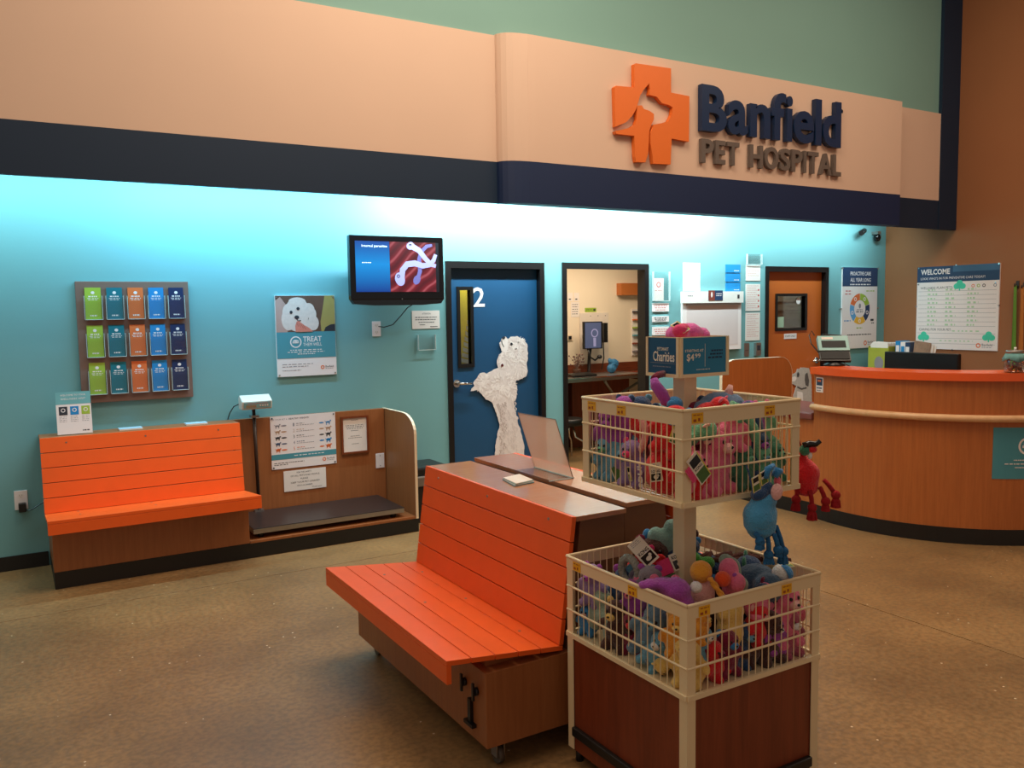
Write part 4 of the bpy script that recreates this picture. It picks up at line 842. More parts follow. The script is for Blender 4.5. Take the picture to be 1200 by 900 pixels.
# check-in terminal on the ledge
px_, py_ = 5.80, 4.57
t = thing('payment_terminal', (px_, py_, 1.236), 'pale teal slanted terminal on a black stand at the left of the orange ledge', 'terminal')
MB().lathe((px_, py_, 1.236), [(.085, 0), (.085, .012), (.04, .03), (.035, .07)]).build('stand', black_plastic, t)
n_ = V((-.62, -.78, 0)).normalized(); sd = V((n_.y, -n_.x, 0)) * -1; up = (V((0, 0, 1))*.80 - n_*.62).normalized()
f = Frame(V((px_, py_, 1.285)) - sd*.12 + n_*.05, sd, up)
flat(f, 'back_shell', black_plastic, t, lambda b: f.rect(b, .0, -.005, .24, .12, -.03, .0))
flat(f, 'shell', mat('pale_teal_plastic', (136, 186, 184), .35, noise_s=9), t, lambda b: f.rect(b, .0, .09, .24, .235, -.035, .012))
TD = mat('terminal_dark', (16, 20, 24), .6, noise_s=9)
flat(f, 'screen', TD, t, lambda b: f.rect(b, .025, .115, .215, .185, .012, .014)); flat(f, 'keypad', TD, t, lambda b: f.rect(b, .01, .01, .23, .085, .0, .006))
flat(f, 'receipt_slot', paper, t, lambda b: f.rect(b, .03, .2, .12, .22, .012, .014))
b = MB(); b.tube([f.pt(.03, .235, 0), f.pt(.06, .27, -.02), f.pt(.12, .265, -.02), f.pt(.2, .25, -.01)], .008, 6); b.build('paper_guide', black_plastic, t)
MB().tube([f.pt(-.0, .1, -.03), f.pt(-.04, .2, -.05), f.pt(-.05, .28, -.04), f.pt(-.03, .31, -.02), f.pt(-.01, .27, -.03)], .005, 6).build('cable', black_plastic, t)
MB().tube([f.pt(.17, .02, -.03), f.pt(.20, -.03, -.02), f.pt(.25, -.055, -.03)], .004, 6).build('cable', black_plastic, t)
# monitor seen from behind
t = thing('computer_monitor', (6.55, 4.28, .775), 'back of a wide black computer monitor behind the orange ledge', 'monitor')
MB().prism([(6.50, 4.61, .97), (6.50, 3.95, .97), (6.55, 3.95, .97), (6.55, 4.61, .97)], (0, 0, .355), .008).build('housing', black_plastic, t)
MB().box(6.549, 3.97, .99, 6.553, 4.59, 1.31).build('screen', gloss_black, t)
MB().box(6.47, 4.20, .80, 6.50, 4.36, 1.15).build('neck', black_plastic, t); MB().lathe((6.50, 4.28, .775), [(.12, 0), (.12, .012), (.05, .025)]).build('foot', black_plastic, t)
# treat jar
jx_, jy_ = 6.09, 3.285
t = thing('treat_jar', (jx_, jy_, 1.236), 'glass jar of brown treats with a teal cloth collar on the orange ledge', 'jar')
MB().lathe((jx_, jy_, 1.236), [(.062, 0), (.068, .01), (.068, .105), (.055, .125), (.055, .14)], 28).build('glass_body', jar_glass, t)
b = MB(); rnd = random.Random(4)
for k in range(70):
    a, rr = rnd.random()*2*PI, .048*math.sqrt(rnd.random()); b.ball((jx_+rr*math.cos(a), jy_+rr*math.sin(a), 1.250+.095*rnd.random()), (.014, .007, .006), (rnd.random()*180, rnd.random()*180, rnd.random()*180), 6)
o = b.build('treats', mat('treat_brown', (150, 88, 66), .7, noise_s=80, noise_a=.4), t); o['kind'] = 'stuff'
b = MB(); n = 32; r0 = [b.bm.verts.new((jx_+.060*math.cos(2*PI*k/n), jy_+.060*math.sin(2*PI*k/n), 1.372)) for k in range(n)]
r1 = [b.bm.verts.new((jx_+(.080+.006*math.sin(k*2.3))*math.cos(2*PI*k/n), jy_+(.080+.006*math.sin(k*2.3))*math.sin(2*PI*k/n), 1.338-.022*abs(math.sin(k*.39)))) for k in range(n)]
for k in range(n): b.bm.faces.new((r0[k], r0[(k+1) % n], r1[(k+1) % n], r1[k])).smooth = True
o = b.build('cloth_collar', mat('teal_cloth', (104, 152, 150), .9, noise_s=60, noise_a=.25), t); md = o.modifiers.new('s', 'SOLIDIFY'); md.thickness = .003
MB().lathe((jx_, jy_, 1.374), [(.058, 0), (.058, .018), (.055, .02)]).build('lid', steel, t); MB().cyl((jx_, jy_, 1.394), (jx_, jy_, 1.415), .008, n=10).build('lid_knob', white, t)
# back counter on the brown wall and what stands on it
t = thing('back_counter', (9.06, 5.0, 0), 'low back counter along the brown wall behind the desk', 'counter')
MB().box(8.78, 3.2, 0, XR-.002, 6.55, .86).build('cabinet', bench_wood, t); MB().box(8.75, 3.18, .86, XR-.002, 6.57, .90, .004).build('countertop', maroon, t)
DY = .30
t = thing('magazine_file', (8.92, 6.32, .90), 'lime green magazine file filled with white papers, behind the check-in terminal', 'file')
MB().box(8.82, 5.90+DY, .90, 9.02, 5.905+DY, 1.24).box(8.82, 6.165+DY, .90, 9.02, 6.17+DY, 1.24).box(8.82, 5.905+DY, .90, 8.825, 6.165+DY, 1.22).box(9.015, 5.905+DY, .90, 9.02, 6.165+DY, 1.24).box(8.825, 5.905+DY, .90, 9.015, 6.165+DY, .905).build('file_box', mat('lime_card', (166, 172, 60), .6, noise_s=9), t)
q = flat(Frame((8.819, 6.165+DY, .90), (0, -1, 0), ZU), 'oval_print', ink_grey, t, lambda b: Frame((8.819, 6.165+DY, .90), (0, -1, 0), ZU).disc(b, .14, .14, .06, .08, 0, .001))
for k in range(7): MB().prism([(8.835+.025*k, 5.912+DY, .91), (8.835+.025*k, 6.16+DY, .91), (8.84+.025*k, 6.155+DY, 1.265+.012*(k % 3)), (8.84+.025*k, 5.925+DY, 1.285-.01*(k % 2))], (.012, 0, 0)).build('paper_sheaf', paper, t)
t = thing('filing_bin', (9.2, 6.47, .90), 'grey-teal document bin in the corner beside the lime green file', 'bin')
MB().box(9.06, 6.40, .90, 9.33, 6.56, 1.20, .006).build('bin_body', mat('slate_teal_plastic', (66, 110, 118), .5, noise_s=9), t)
for i, (y, m, nm, h_) in enumerate(((6.11, p_blue, 'blue and white booklet upright behind the monitor', .255), (6.045, white, 'white booklet upright behind the monitor', .245), (5.985, p_navy, 'navy booklet upright behind the monitor', .24))):
    q = thing('booklet', (8.95, y, .90), nm, 'booklet'); z0 = 1.05
    MB().box(8.86, y-.030, .901, 9.04, y+.030, z0+h_).build('cover', m, q); MB().box(8.855, y-.02, z0+.08, 8.86, y+.02, z0+h_-.05).build('label', white if m != white else p_blue, q)
t = thing('photo_booklet', (8.93, 5.85, .90), 'brochures with a brownish photo fanned out behind the monitor', 'brochure')
for k in range(3): MB().prism([(8.84+.02*k, 5.93-.02*k, .901), (8.84+.02*k, 5.76-.02*k, .901), (8.86+.02*k, 5.70-.02*k, 1.29-.02*k), (8.86+.02*k, 5.90-.02*k, 1.315-.02*k)], (.008, 0, 0)).build('booklet_cover', mat('photo_tan', (150, 118, 96), .5, noise_s=14, noise_a=.5) if k == 0 else paper, t)
# leashes hanging on the brown wall
for y, m, nm, ht in ((5.05, mat('green_webbing', (98, 138, 44), .8, noise_s=60, noise_a=.15), 'bright green leash hanging in two strands from a dark hook on the brown wall', 1.90), (4.975, mat('tan_webbing', (186, 108, 40), .8, noise_s=60, noise_a=.15), 'orange-tan leash hanging at the right edge of the view on the brown wall', 1.88)):
    t = thing('leash', (XR-.02, y, 1.0), nm, 'leash')
    MB().box(XR-.012, y-.018, ht-.02, XR-.001, y+.018, ht+.06, .004).tube([(XR-.01, y, ht), (XR-.06, y, ht), (XR-.065, y, ht+.03)], .008, 8).build('hook', mat('dark_wood_hook', (52, 36, 28), .5, noise_s=9), t)
    for s_ in (-1, 1):
        MB().prism([(XR-.05+.012*s_, y-.015+.006*s_, ht+.01), (XR-.05+.012*s_, y+.015+.006*s_, ht+.01), (XR-.035+.012*s_, y+.016+.018*s_, 1.0), (XR-.035+.012*s_, y-.014+.018*s_, 1.0)], (.003, 0, 0)).build('strap', m, t)
# ------------------------------------------------------------------ exam room furniture
t = thing('exam_counter', (6.1, 8.5, 0), 'long metal-topped counter with wooden cabinets inside the exam room', 'counter')
MB().prism([(4.6, 8.08, .865), (6.95, 8.22, .865), (6.95, 8.893, .865), (4.6, 8.893, .865)], (0, 0, .04), .004).build('countertop', steel, t)
MB().box(4.6, 8.86, .905, 8.0, 8.895, 1.02).build('backsplash', wood('walnut_strip', (96, 44, 22), (128, 62, 34), (2, 18, 18), .4), t)
MB().box(6.95, 8.35, .82, 8.0, 8.86, .90).build('side_shelf', mahogany, t)
MB().box(4.7, 8.30, .0, 5.72, 8.86, .865).build('cabinet', bench_wood, t)
for z in (.12, .38, .62): MB().box(5.30, 8.285, z, 5.70, 8.30, z+.22, .003).build('drawer', mat('orange_wood', (186, 108, 52), .45, noise_s=8, noise_a=.12), t)
MB().box(6.0, 8.6, .0, 6.9, 8.86, .865).build('cabinet', mahogany, t)
MB().tube([(6.2, 8.2, .86), (6.55, 8.45, .62), (6.9, 8.25, .86)], .018, 8).build('brace', steel, t)
MB().prism([(4.62, 8.07, .905), (6.93, 8.21, .905), (6.93, 8.26, .905), (4.62, 8.12, .905)], (0, 0, .012)).build('edge_rail', chrome, t)
t = thing('wall_monitor', (6.50, 8.72, 1.02), 'computer monitor on a black pole mount showing a pale ring, inside the exam room', 'monitor')
f = Frame((6.235, 8.66, 1.225), XU, ZU)
flat(f, 'housing', black_plastic, t, lambda b: f.rect(b, 0, 0, .285, .345, -.04, 0))
so = flat(f, 'screen', sc('exam_screen', (62, 70, 96), .8), t, lambda b: f.rect(b, .012, .012, .262, .333, .0, .002))
flat(f, 'screen_ring', sc('exam_screen_ring', (120, 118, 150), .8), so, lambda b: (f.ring(b, .16, .20, .04, .055, .002, .003), f.rect(b, .14, .03, .18, .14, .002, .003)))
MB().box(6.56, 8.68, 1.30, 6.62, 8.76, 1.55).build('scanner_cradle', black_plastic, t)
MB().tube([(6.37, 8.70, 1.30), (6.37, 8.74, 1.15), (6.36, 8.74, .905)], .022, 10).build('pole', black_plastic, t)
MB().tube([(6.30, 8.68, 1.23), (6.33, 8.66, 1.12), (6.40, 8.66, 1.08), (6.47, 8.67, 1.12)], .012, 8).tube([(6.58, 8.72, 1.30), (6.57, 8.70, 1.1), (6.55, 8.72, .95)], .008, 6).build('cable', black_plastic, t)
MB().ball((6.48, 8.67, 1.12), (.035, .03, .028), seg=12).build('knob', black_plastic, t)
t = thing('keyboard', (6.05, 8.45, .905), 'black keyboard on the metal counter in the exam room', 'keyboard')
MB().prism([(5.85, 8.36, .918), (6.22, 8.38, .918), (6.22, 8.54, .935), (5.85, 8.52, .935)], (0, 0, .012)).build('key_deck', black_plastic, t)
MB().prism([(5.85, 8.36, .906), (6.22, 8.38, .906), (6.22, 8.54, .906), (5.85, 8.52, .906)], (0, 0, .012)).build('base', gloss_black, t)
t = thing('dried_bouquet', (6.13, 8.68, .905), 'bunch of brown twiggy stems in a small pot beside the exam room monitor', 'plant')
MB().lathe((6.13, 8.68, .905), [(.04, 0), (.05, .07), (.048, .075)]).build('pot', mat('brown_pot', (90, 62, 50), .6, noise_s=9), t)
b = MB(); rnd = random.Random(5)
for k in range(46):
    a, q = rnd.random()*2*PI, rnd.random(); p1 = V((6.13+.11*q*math.cos(a), 8.68+.05*q*math.sin(a), 1.02+.15*rnd.random())); b.tube([(6.13, 8.68, .97), (V((6.13, 8.68, .99))+p1)/2+V((0, 0, .02)), p1], [.002, .002, .001], 4); b.ball(p1, .011, seg=6)
o = b.build('stems', mat('dry_stems', (130, 104, 96), .9, noise_s=60, noise_a=.4), t); o['kind'] = 'stuff'
t = thing('tissue_bag', (6.66, 8.66, .905), 'bright blue crumpled bag on the exam room counter under the monitor cable', 'bag')
blobs('bag_body', mat('blue_bag', (52, 120, 168), .6, noise_s=50, noise_a=.4), t, [((6.66, 8.66, .965), (.07, .05, .06), (0, 0, 0)), ((6.70, 8.66, 1.03), (.075, .045, .055), (0, 20, 0)), ((6.64, 8.66, 1.06), (.03, .03, .04), (0, 0, 0))], .010, .008)
f = Frame((6.33, 8.899, 1.02), XU, ZU); t = thing('wall_panel', f.pt(.2, 0, 0), 'pale panel screwed to the exam room wall behind the monitor', 'panel')
flat(f, 'panel', mat('pale_panel', (226, 214, 200), .5, noise_s=9), t, lambda b: f.rect(b, 0, 0, .46, .66, .001, .012))
flat(f, 'screw', ink, t, lambda b: [f.disc(b, a, .62, .006, .006, .012, .014, n=8) for a in (.17, .29, .41)])
f = Frame((6.42, 8.899, 1.69), XU, ZU); t = thing('green_notice', f.pt(.1, 0, 0), 'small green and black notice above the exam room monitor', 'notice')
flat(f, 'sheet', p_green, t, lambda b: f.rect(b, 0, 0, .18, .055, .001, .003)); flat(f, 'print', ink, t, lambda b: (f.disc(b, .15, .027, .02, .015, .003, .004), f.dashes(b, .02, .12, .03, .008, .003, .004, 4)))
f = Frame((6.15, 8.899, 1.63), XU, ZU); t = thing('safety_sheets', f.pt(.1, 0, 0), 'white sheets with small printed pictures left of the green notice in the exam room', 'notice')
flat(f, 'sheet', paper, t, lambda b: (f.rect(b, .05, 0, .18, .19, .001, .003), f.rect(b, .0, .2, .08, .31, .001, .003), f.rect(b, .1, .2, .18, .31, .001, .003)))
flat(f, 'fine_print', ink, t, lambda b: [f.dashes(b, .07, .16, .16-.03*k, .008, .003, .004, 3) for k in range(5)] + [f.rect(b, a, .22, a+.03, .235, .003, .004) for a in (.02, .12)])
f = Frame((6.935, 8.899, 1.905), XU, ZU); t = thing('wall_shelf', f.pt(.3, -.0, 0), 'plain orange-brown wooden box shelf high on the exam room wall', 'shelf')
flat(f, 'shelf_box', mat('orange_wood', (186, 108, 52)), t, lambda b: f.rect(b, 0, 0, .62, .155, .001, .10))
f = Frame((7.18, 8.899, 1.10), XU, ZU); t = thing('file_rack', f.pt(.2, 0, 0), 'rack of shallow pockets edged in black, orange and green on the exam room wall', 'rack')
flat(f, 'back_board', paper, t, lambda b: f.rect(b, 0, 0, .5, .62, .001, .02))
for k, m in enumerate((ink, p_orange, p_green, p_teal, mat('brown_ink', (140, 70, 50), .5, noise_s=9), ink_grey)): flat(f, 'pocket_edge', m, t, lambda b: f.rect(b, .0, .575-.105*k, .5, .592-.105*k, .02, .06))
t = thing('document_tray', (5.93, 8.84, 1.28), 'grey wall tray of papers at the left edge of the exam room opening', 'tray')
MB().box(5.80, 8.80, 1.28, 6.03, 8.897, 1.60, .004).build('tray_body', mat('grey_tray', (150, 146, 132), .5, noise_s=40, noise_a=.3), t); MB().box(5.86, 8.80, 1.60, 5.98, 8.86, 1.70).build('papers', paper, t)
t = thing('exam_outlet', (6.12, 8.895, 1.32), 'cream outlet strip on the exam room wall left of the monitor', 'outlet')
MB().box(6.06, 8.885, 1.33, 6.22, 8.899, 1.41, .002).build('cover_plate', edge_band, t); MB().box(6.15, 8.87, 1.35, 6.19, 8.886, 1.39).build('plug', black_plastic, t)
t = thing('exam_stool', (5.55, 8.0, 0), 'black stool with bent chrome legs just inside the open doorway', 'stool')
MB().lathe((5.50, 7.98, .40), [(.17, 0), (.18, .02), (.18, .06), (.16, .08)]).build('seat', black_rubber, t)
for k in range(4):
    a = PI/4+k*PI/2; c_, s_ = math.cos(a), math.sin(a); MB().tube([(5.50+.06*c_, 7.98+.06*s_, .40), (5.50+.09*c_, 7.98+.09*s_, .26), (5.50+.20*c_, 7.98+.20*s_, .20), (5.50+.23*c_, 7.98+.23*s_, .12), (5.50+.23*c_, 7.98+.23*s_, .0)], .012, 8).build('leg', chrome, t)
# ------------------------------------------------------------------ things on the island benches
t = thing('card_stack', (2.02, 3.38, .925), 'little stack of white and teal cards on the front island bench top', 'cards')
for k, m in enumerate((p_teal, paper, mat('pale_teal_plastic', (136, 186, 184)), paper)):
    z = .926+.0035*k; o_ = .003*k; pr = [(1.955+o_, 3.27, z), (2.075, 3.29+o_, z), (2.095, 3.455, z), (1.985, 3.43-o_, z)]
    MB().prism(pr, (0, 0, .003)).build('card', m, t)
t = thing('acrylic_stand', (2.2, 3.44, .925), 'empty clear acrylic sign holder leaning back on the rear island bench top', 'holder')
MB().prism([(2.278, 3.268, .926), (2.278, 3.605, .926), (2.200, 3.635, 1.212), (2.200, 3.295, 1.212)], (.004, 0, .001)).build('sheet', acrylic_sheet, t)
MB().box(2.144, 3.268, .926, 2.278, 3.605, .929).build('foot', acrylic, t)
MB().box(2.274, 3.266, .926, 2.284, 3.607, .932).box(2.144, 3.266, .926, 2.28, 3.270, .930).build('bottom_edge', acr_edge, t)
MB().tube([(2.202, 3.635, 1.212), (2.202, 3.295, 1.212)], .0022, 6).tube([(2.28, 3.268, .93), (2.202, 3.295, 1.212)], .0018, 6).tube([(2.28, 3.605, .93), (2.202, 3.635, 1.212)], .0018, 6).build('sheet_edge', mat('dark_acrylic_edge', (120, 104, 96), .3, noise_s=9), t)
# ------------------------------------------------------------------ two-tier toy stand
LX0, LX1, LY0, LY1 = 1.770, 2.385, 1.923, 2.583
UX0, UX1, UY0, UY1 = 1.800, 2.335, 1.978, 2.515
t = thing('toy_stand', (2.07, 2.25, 0), 'cream metal stand with two square wire baskets of plush toys on a dark wooden base', 'stand')
def basket(X0, X1, Y0, Y1, zb, zt, band, wires, zpost):
    for cx, cy, sx, sy in ((X0, Y0, 1, 1), (X1, Y0, -1, 1), (X1, Y1, -1, -1), (X0, Y1, 1, -1)):
        a = .036; th = .003
        pr = [(cx, cy), (cx+sx*a, cy), (cx+sx*a, cy+sy*th), (cx+sx*th, cy+sy*th), (cx+sx*th, cy+sy*a), (cx, cy+sy*a)]
        MB().prism([(x, y, zpost) for x, y in pr], (0, 0, zt-zpost)).build('corner_post', cream_metal, t)
    e = .0045
    for (x0, y0, x1, y1, front) in ((X0, Y0, X1, Y0, 1), (X0, Y0, X0, Y1, 1), (X1, Y0, X1, Y1, 0), (X0, Y1, X1, Y1, 0)):
        dx, dy = (1, 0) if x0 != x1 else (0, 1)
        MB().box(x0-dy*.002, y0-dx*.002, zt-band, x1+dy*.002, y1+dx*.002, zt).build('rim_band', cream_metal, t)
        MB().tube([(x0, y0, zt+.002), (x1, y1, zt+.002)], .006, 8).build('rim_wire', cream_metal, t)
        MB().box(x0-dy*.007, y0-dx*.007, zb-.010, x1+dy*.007, y1+dx*.007, zb+.006).build('bottom_rail', cream_metal, t)
        for zz in wires: MB().tube([(x0, y0, zz), (x1, y1, zz)], .0042, 6).build('wire_rail', cream_metal, t)
        b = MB(); n = 20; L = (x1-x0)+(y1-y0)
        for k in range(1, n):
            q = k/n; ix = dy*(.0055 if x0 == X0 else -.0055); iy = dx*(.0055 if y0 == Y0 else -.0055); b.tube([(x0+(x1-x0)*q+ix, y0+(y1-y0)*q+iy, zb), (x0+(x1-x0)*q+ix, y0+(y1-y0)*q+iy, zt)], .0021, 5)
        o = b.build('wire_grid', cream_metal, t); o['kind'] = 'stuff'
basket(LX0, LX1, LY0, LY1, .505, .800, .042, (.690, .598), .055)
basket(UX0, UX1, UY0, UY1, 1.108, 1.405, .045, (1.315, 1.212), 1.100)
MB().box(LX0+.004, LY0+.004, .495, LX1-.004, LY1-.004, .502).build('basket_floor', cream_metal, t)
b = MB()
for k in range(22):
    x = UX0+.02+k*(UX1-UX0-.04)/21; b.tube([(x, UY0, 1.104), (x, UY1, 1.104)], .003, 5)
o = b.build('wire_floor', cream_metal, t); o['kind'] = 'stuff'
MB().box(LX0+.006, LY0+.006, .05, LX1-.006, LY0+.018, .495).build('base_panel', mahogany, t)
MB().box(LX0+.006, LY0+.018, .05, LX0+.018, LY1-.006, .495).build('base_panel', mahogany, t)
MB().box(LX1-.018, LY0+.018, .05, LX1-.006, LY1-.006, .495).build('base_panel', mahogany, t)
MB().box(LX0+.018, LY1-.018, .05, LX1-.018, LY1-.006, .495).build('base_panel', mahogany, t)
for x0, y0, x1, y1 in ((LX0-.002, LY0+.04, LX0+.006, LY1-.04), (LX0+.04, LY0-.002, LX1-.04, LY0+.006)):
    MB().box(x0-.012*(x1-x0 < .1), y0-.012*(y1-y0 < .1), .115, x1, y1, .15, .004).build('bumper', black_rubber, t)
for x in (LX0+.03, LX1-.03):
    for y in (LY0+.03, LY1-.03): MB().cyl((x, y, 0), (x, y, .055), .015, n=10).build('foot', black_rubber, t)
MB().box(2.034, 2.228, .502, 2.094, 2.288, 1.49, .004).build('column', cream_metal, t)
SX0, SX1, SY0, SY1, SZ0, SZ1 = 1.978, 2.205, 2.190, 2.362, 1.488, 1.628
MB().box(SX0, SY0, SZ0, SX1, SY0+.004, SZ1).box(SX0, SY1-.004, SZ0, SX1, SY1, SZ1).box(SX0, SY0, SZ0, SX0+.004, SY1, SZ1).box(SX1-.004, SY0, SZ0, SX1, SY1, SZ1).box(SX0, SY0, SZ0, SX1, SY1, SZ0+.004).build('sign_box', cream_metal, t)
def signface(f, W, H, m, nm):
    flat(f, 'sign_frame', cream_metal, t, lambda b: (f.rect(b, 0, 0, W, .012, 0, .006), f.rect(b, 0, .012, .010, H, 0, .006), f.rect(b, W-.012, .012, W, H, 0, .006)))
    return flat(f, nm, m, t, lambda b: f.rect(b, .010, .012, W-.012, H-.003, 0, .002))
f = Frame((SX0, SY1, SZ0), (0, -1, 0), ZU); W, H = SY1-SY0, SZ1-SZ0
q = signface(f, W, H, mat('dark_blue_print', (22, 76, 116), .4, noise_s=9), 'sign_card'); e_ = mat('cream_print', (240, 232, 214), .5, noise_s=9)
text(f, q, e_, [('PETSMART', .058, .092, .06, .012)], .0025, bold=.01); text(f, q, e_, [('Charities', .036, .054, .112, .036)], .0025, bold=.015)
flat(f, 'fine_print', ink_grey, q, lambda b: (f.rect(b, .02, .048, .15, .0495, .002, .0028), f.dashes(b, .035, .13, .036, .003, .002, .0028, 9)))
f = Frame((SX0, SY0, SZ0), XU, ZU); W = SX1-SX0
q = signface(f, W, H, mat('mid_blue_print', (24, 124, 164), .4, noise_s=9), 'sign_card')
text(f, q, e_, [('STARTING AT', .022, .088, .086, .009), ('$4', .030, .054, .034, .028), ('99', .068, .067, .026, .015)], .0025, bold=.015)
flat(f, 'fine_print', mat('deep_blue_ink', (10, 50, 84), .5, noise_s=9), q, lambda b: [f.dashes(b, a, .20, z, .006, .002, .0028, 5) for a, z in ((.145, .09), (.14, .078), (.13, .066))])
flat(f, 'fine_print', e_, q, lambda b: (f.dashes(b, .075, .14, .026, .002, .002, .0028, 6), f.rect(b, .1145, .035, .1155, .115, .002, .0028)))
# yellow price stickers on the rim bands
for zt, X0, Y0, sp in ((1.405, UX0, UY0, ((.50, .33), (.035, .36))), (.800, LX0, LY0, ((.615, .29), (.045, .42)))):
    for side, offs in ((0, sp[0]), (1, sp[1])):
        for a in offs:
            f = Frame((X0-.0025, Y0+a, zt-.050), (0, -1, 0), ZU) if side == 0 else Frame((X0+a, Y0-.0025, zt-.050), XU, ZU)
            q = flat(f, 'price_sticker', yellow_tag, t, lambda b: f.rect(b, 0, .010, .048, .043, 0, .001))
            flat(f, 'fine_print', mat('red_brown_ink', (160, 70, 20), .5, noise_s=9), q, lambda b: (f.rect(b, .006, .015, .018, .023, .001, .0016), f.rect(b, .026, .016, .034, .026, .001, .0016), f.dashes(b, .006, .043, .036, .003, .001, .0016, 3)))
# wire divider loops inside the baskets
# ------------------------------------------------------------------ plush toys
BLK = mat('toy_eye', (14, 12, 14), .15, noise_s=9); PW = plush('plush_white', (250, 248, 239)); PURP = plush('plush_purple', (167, 77, 172)); PINK = plush('plush_pink', (250, 120, 156)); HOT = plush('plush_hot_pink', (250, 66, 127))
LBL = plush('plush_light_blue', (107, 167, 196)); BLU = plush('plush_blue', (57, 136, 196)); NVY = plush('plush_navy', (42, 73, 113)); GRN = plush('plush_green', (111, 183, 147)); DGR = plush('plush_dark_green', (64, 129, 100)); RED = plush('plush_red', (223, 33, 42))
MAR = plush('plush_maroon', (129, 26, 60)); YEL = plush('plush_yellow', (250, 203, 111)); ORG = plush('plush_orange', (250, 163, 53)); ORR = plush('plush_red_orange', (250, 86, 37)); BRN = plush('plush_brown', (77, 46, 39)); SGE = plush('plush_sage', (147, 169, 151)); PTL = plush('plush_pale_teal', (140, 183, 174))
ROPE = mat('grey_rope', (142, 142, 134), .95, noise_s=90, noise_a=.3, bump=.8, bump_s=60); LPK = plush('plush_light_pink', (250, 183, 178)); TAGW = mat('tag_card', (232, 222, 204), .5, noise_s=9); TAGY = mat('tag_yellow', (214, 200, 70), .5, noise_s=9); TAGG = mat('tag_green', (70, 110, 50), .5, noise_s=60, noise_a=.4)
def rotm(rot): return Euler([math.radians(a) for a in rot]).to_matrix()
def hangtag(root, p, u, v, w_, h_, kind=0):
    """card tag; p lower left corner, u right, v up"""
    f = Frame(p, u, v); q = flat(f, 'tag', TAGW, root, lambda b: f.rect(b, 0, 0, w_, h_, 0, .0015))
    if kind == 0:
        flat(f, 'tag_print', BLK, q, lambda b: f.rect(b, w_*.08, h_*.06, w_*.92, h_*.42, .0015, .002)); text(f, q, BLK, [('KONG', w_*.1, h_*.48, w_*.8, h_*.14)], .0018, bold=.02)
        flat(f, 'tag_picture', TAGW, q, lambda b: (f.disc(b, w_*.5, h_*.24, w_*.2, h_*.11, .002, .0025), f.disc(b, w_*.68, h_*.31, w_*.1, h_*.07, .002, .0025)))
        flat(f, 'fine_print', ink_grey, q, lambda b: [f.dashes(b, w_*.15, w_*.85, h_*(.9-.06*k), h_*.02, .0015, .002, 4) for k in range(3)])
    else:
        flat(f, 'tag_border', TAGY, q, lambda b: (f.rect(b, 0, 0, w_*.1, h_, .0015, .002), f.rect(b, w_*.9, 0, w_, h_, .0015, .002)))
        flat(f, 'tag_picture', TAGG, q, lambda b: f.rect(b, w_*.1, h_*.05, w_*.9, h_*.45, .0015, .002)); flat(f, 'tag_print', BLK, q, lambda b: f.rect(b, w_*.15, h_*.62, w_*.85, h_*.92, .0015, .002))
    return q
def critter(label, c, s, rot, m, m2, cat='plush toy', ears='round', tagk=None, limbs=True, group='plush toys in the wire baskets'):
    """a soft animal: trunk, head and stub limbs in one body; ears, muzzle, eyes; faces -Y before rot"""
    s *= 1.42; c = V(c)
    bx = (UX0, UX1, UY0, UY1, 1.112) if group == G1 else (LX0, LX1, LY0, LY1, .505)
    k = .012 + .82*s
    c.x = min(max(c.x, bx[0]+k), bx[1]-k); c.y = min(max(c.y, bx[2]+k), bx[3]-k); c.z = max(c.z, bx[4]+.75*s)
    R_ = rotm(rot); t = thing('plush_animal', tuple(c - V((0, 0, s*.75))), label, cat, group)
    W = lambda p: c + R_ @ (V(p)*s)
    rr = tuple(rot)
    bl = [(W((0, 0, 0)), (s*.80, s*.66, s*.80), rr), (W((0, -.25, .95)), (s*.58, s*.52, s*.50), rr)]
    if limbs:
        for sx in (-1, 1):
            bl += [(W((sx*.72, -.28, .28)), (s*.25, s*.24, s*.42), (rot[0], rot[1]-sx*35, rot[2])), (W((sx*.42, -.42, -.62)), (s*.28, s*.40, s*.26), rr)]
    blobs('body', m, t, bl, max(.005, s*.085), s*.03)
    for sx in (-1, 1):
        if ears == 'round': MB().ball(W((sx*.42, -.15, 1.32)), (s*.2, s*.08, s*.2), rr, 12).build('ear', m2, t)
        elif ears == 'long': MB().ball(W((sx*.42, -.2, .95)), (s*.12, s*.16, s*.42), (rot[0], rot[1]+sx*14, rot[2]), 12).build('ear', m2, t)
        elif ears == 'point': MB().tube([W((sx*.3, -.15, 1.25)), W((sx*.38, -.15, 1.45)), W((sx*.42, -.18, 1.62))], [s*.16, s*.1, s*.02], 8).build('ear', m2, t)
        MB().ball(W((sx*.18, -.70, 1.02)), s*.07, (0, 0, 0), 8).build('eye', BLK, t)
    mz = MB().ball(W((0, -.72, .80)), (s*.25, s*.18, s*.18), rr, 12).build('muzzle', m2, t)
    MB().ball(W((0, -.89, .84)), (s*.07, s*.05, s*.05), rr, 8).build('nose', BLK, mz)
    if tagk is not None: hangtag(t, W((.1, -.60, -.1)), R_ @ V((1, 0, 0)), R_ @ V((0, 0, 1)), s*.7, s*1.0, tagk)
    return t
G1 = 'plush toys in the upper basket'; G2 = 'plush toys in the lower basket'
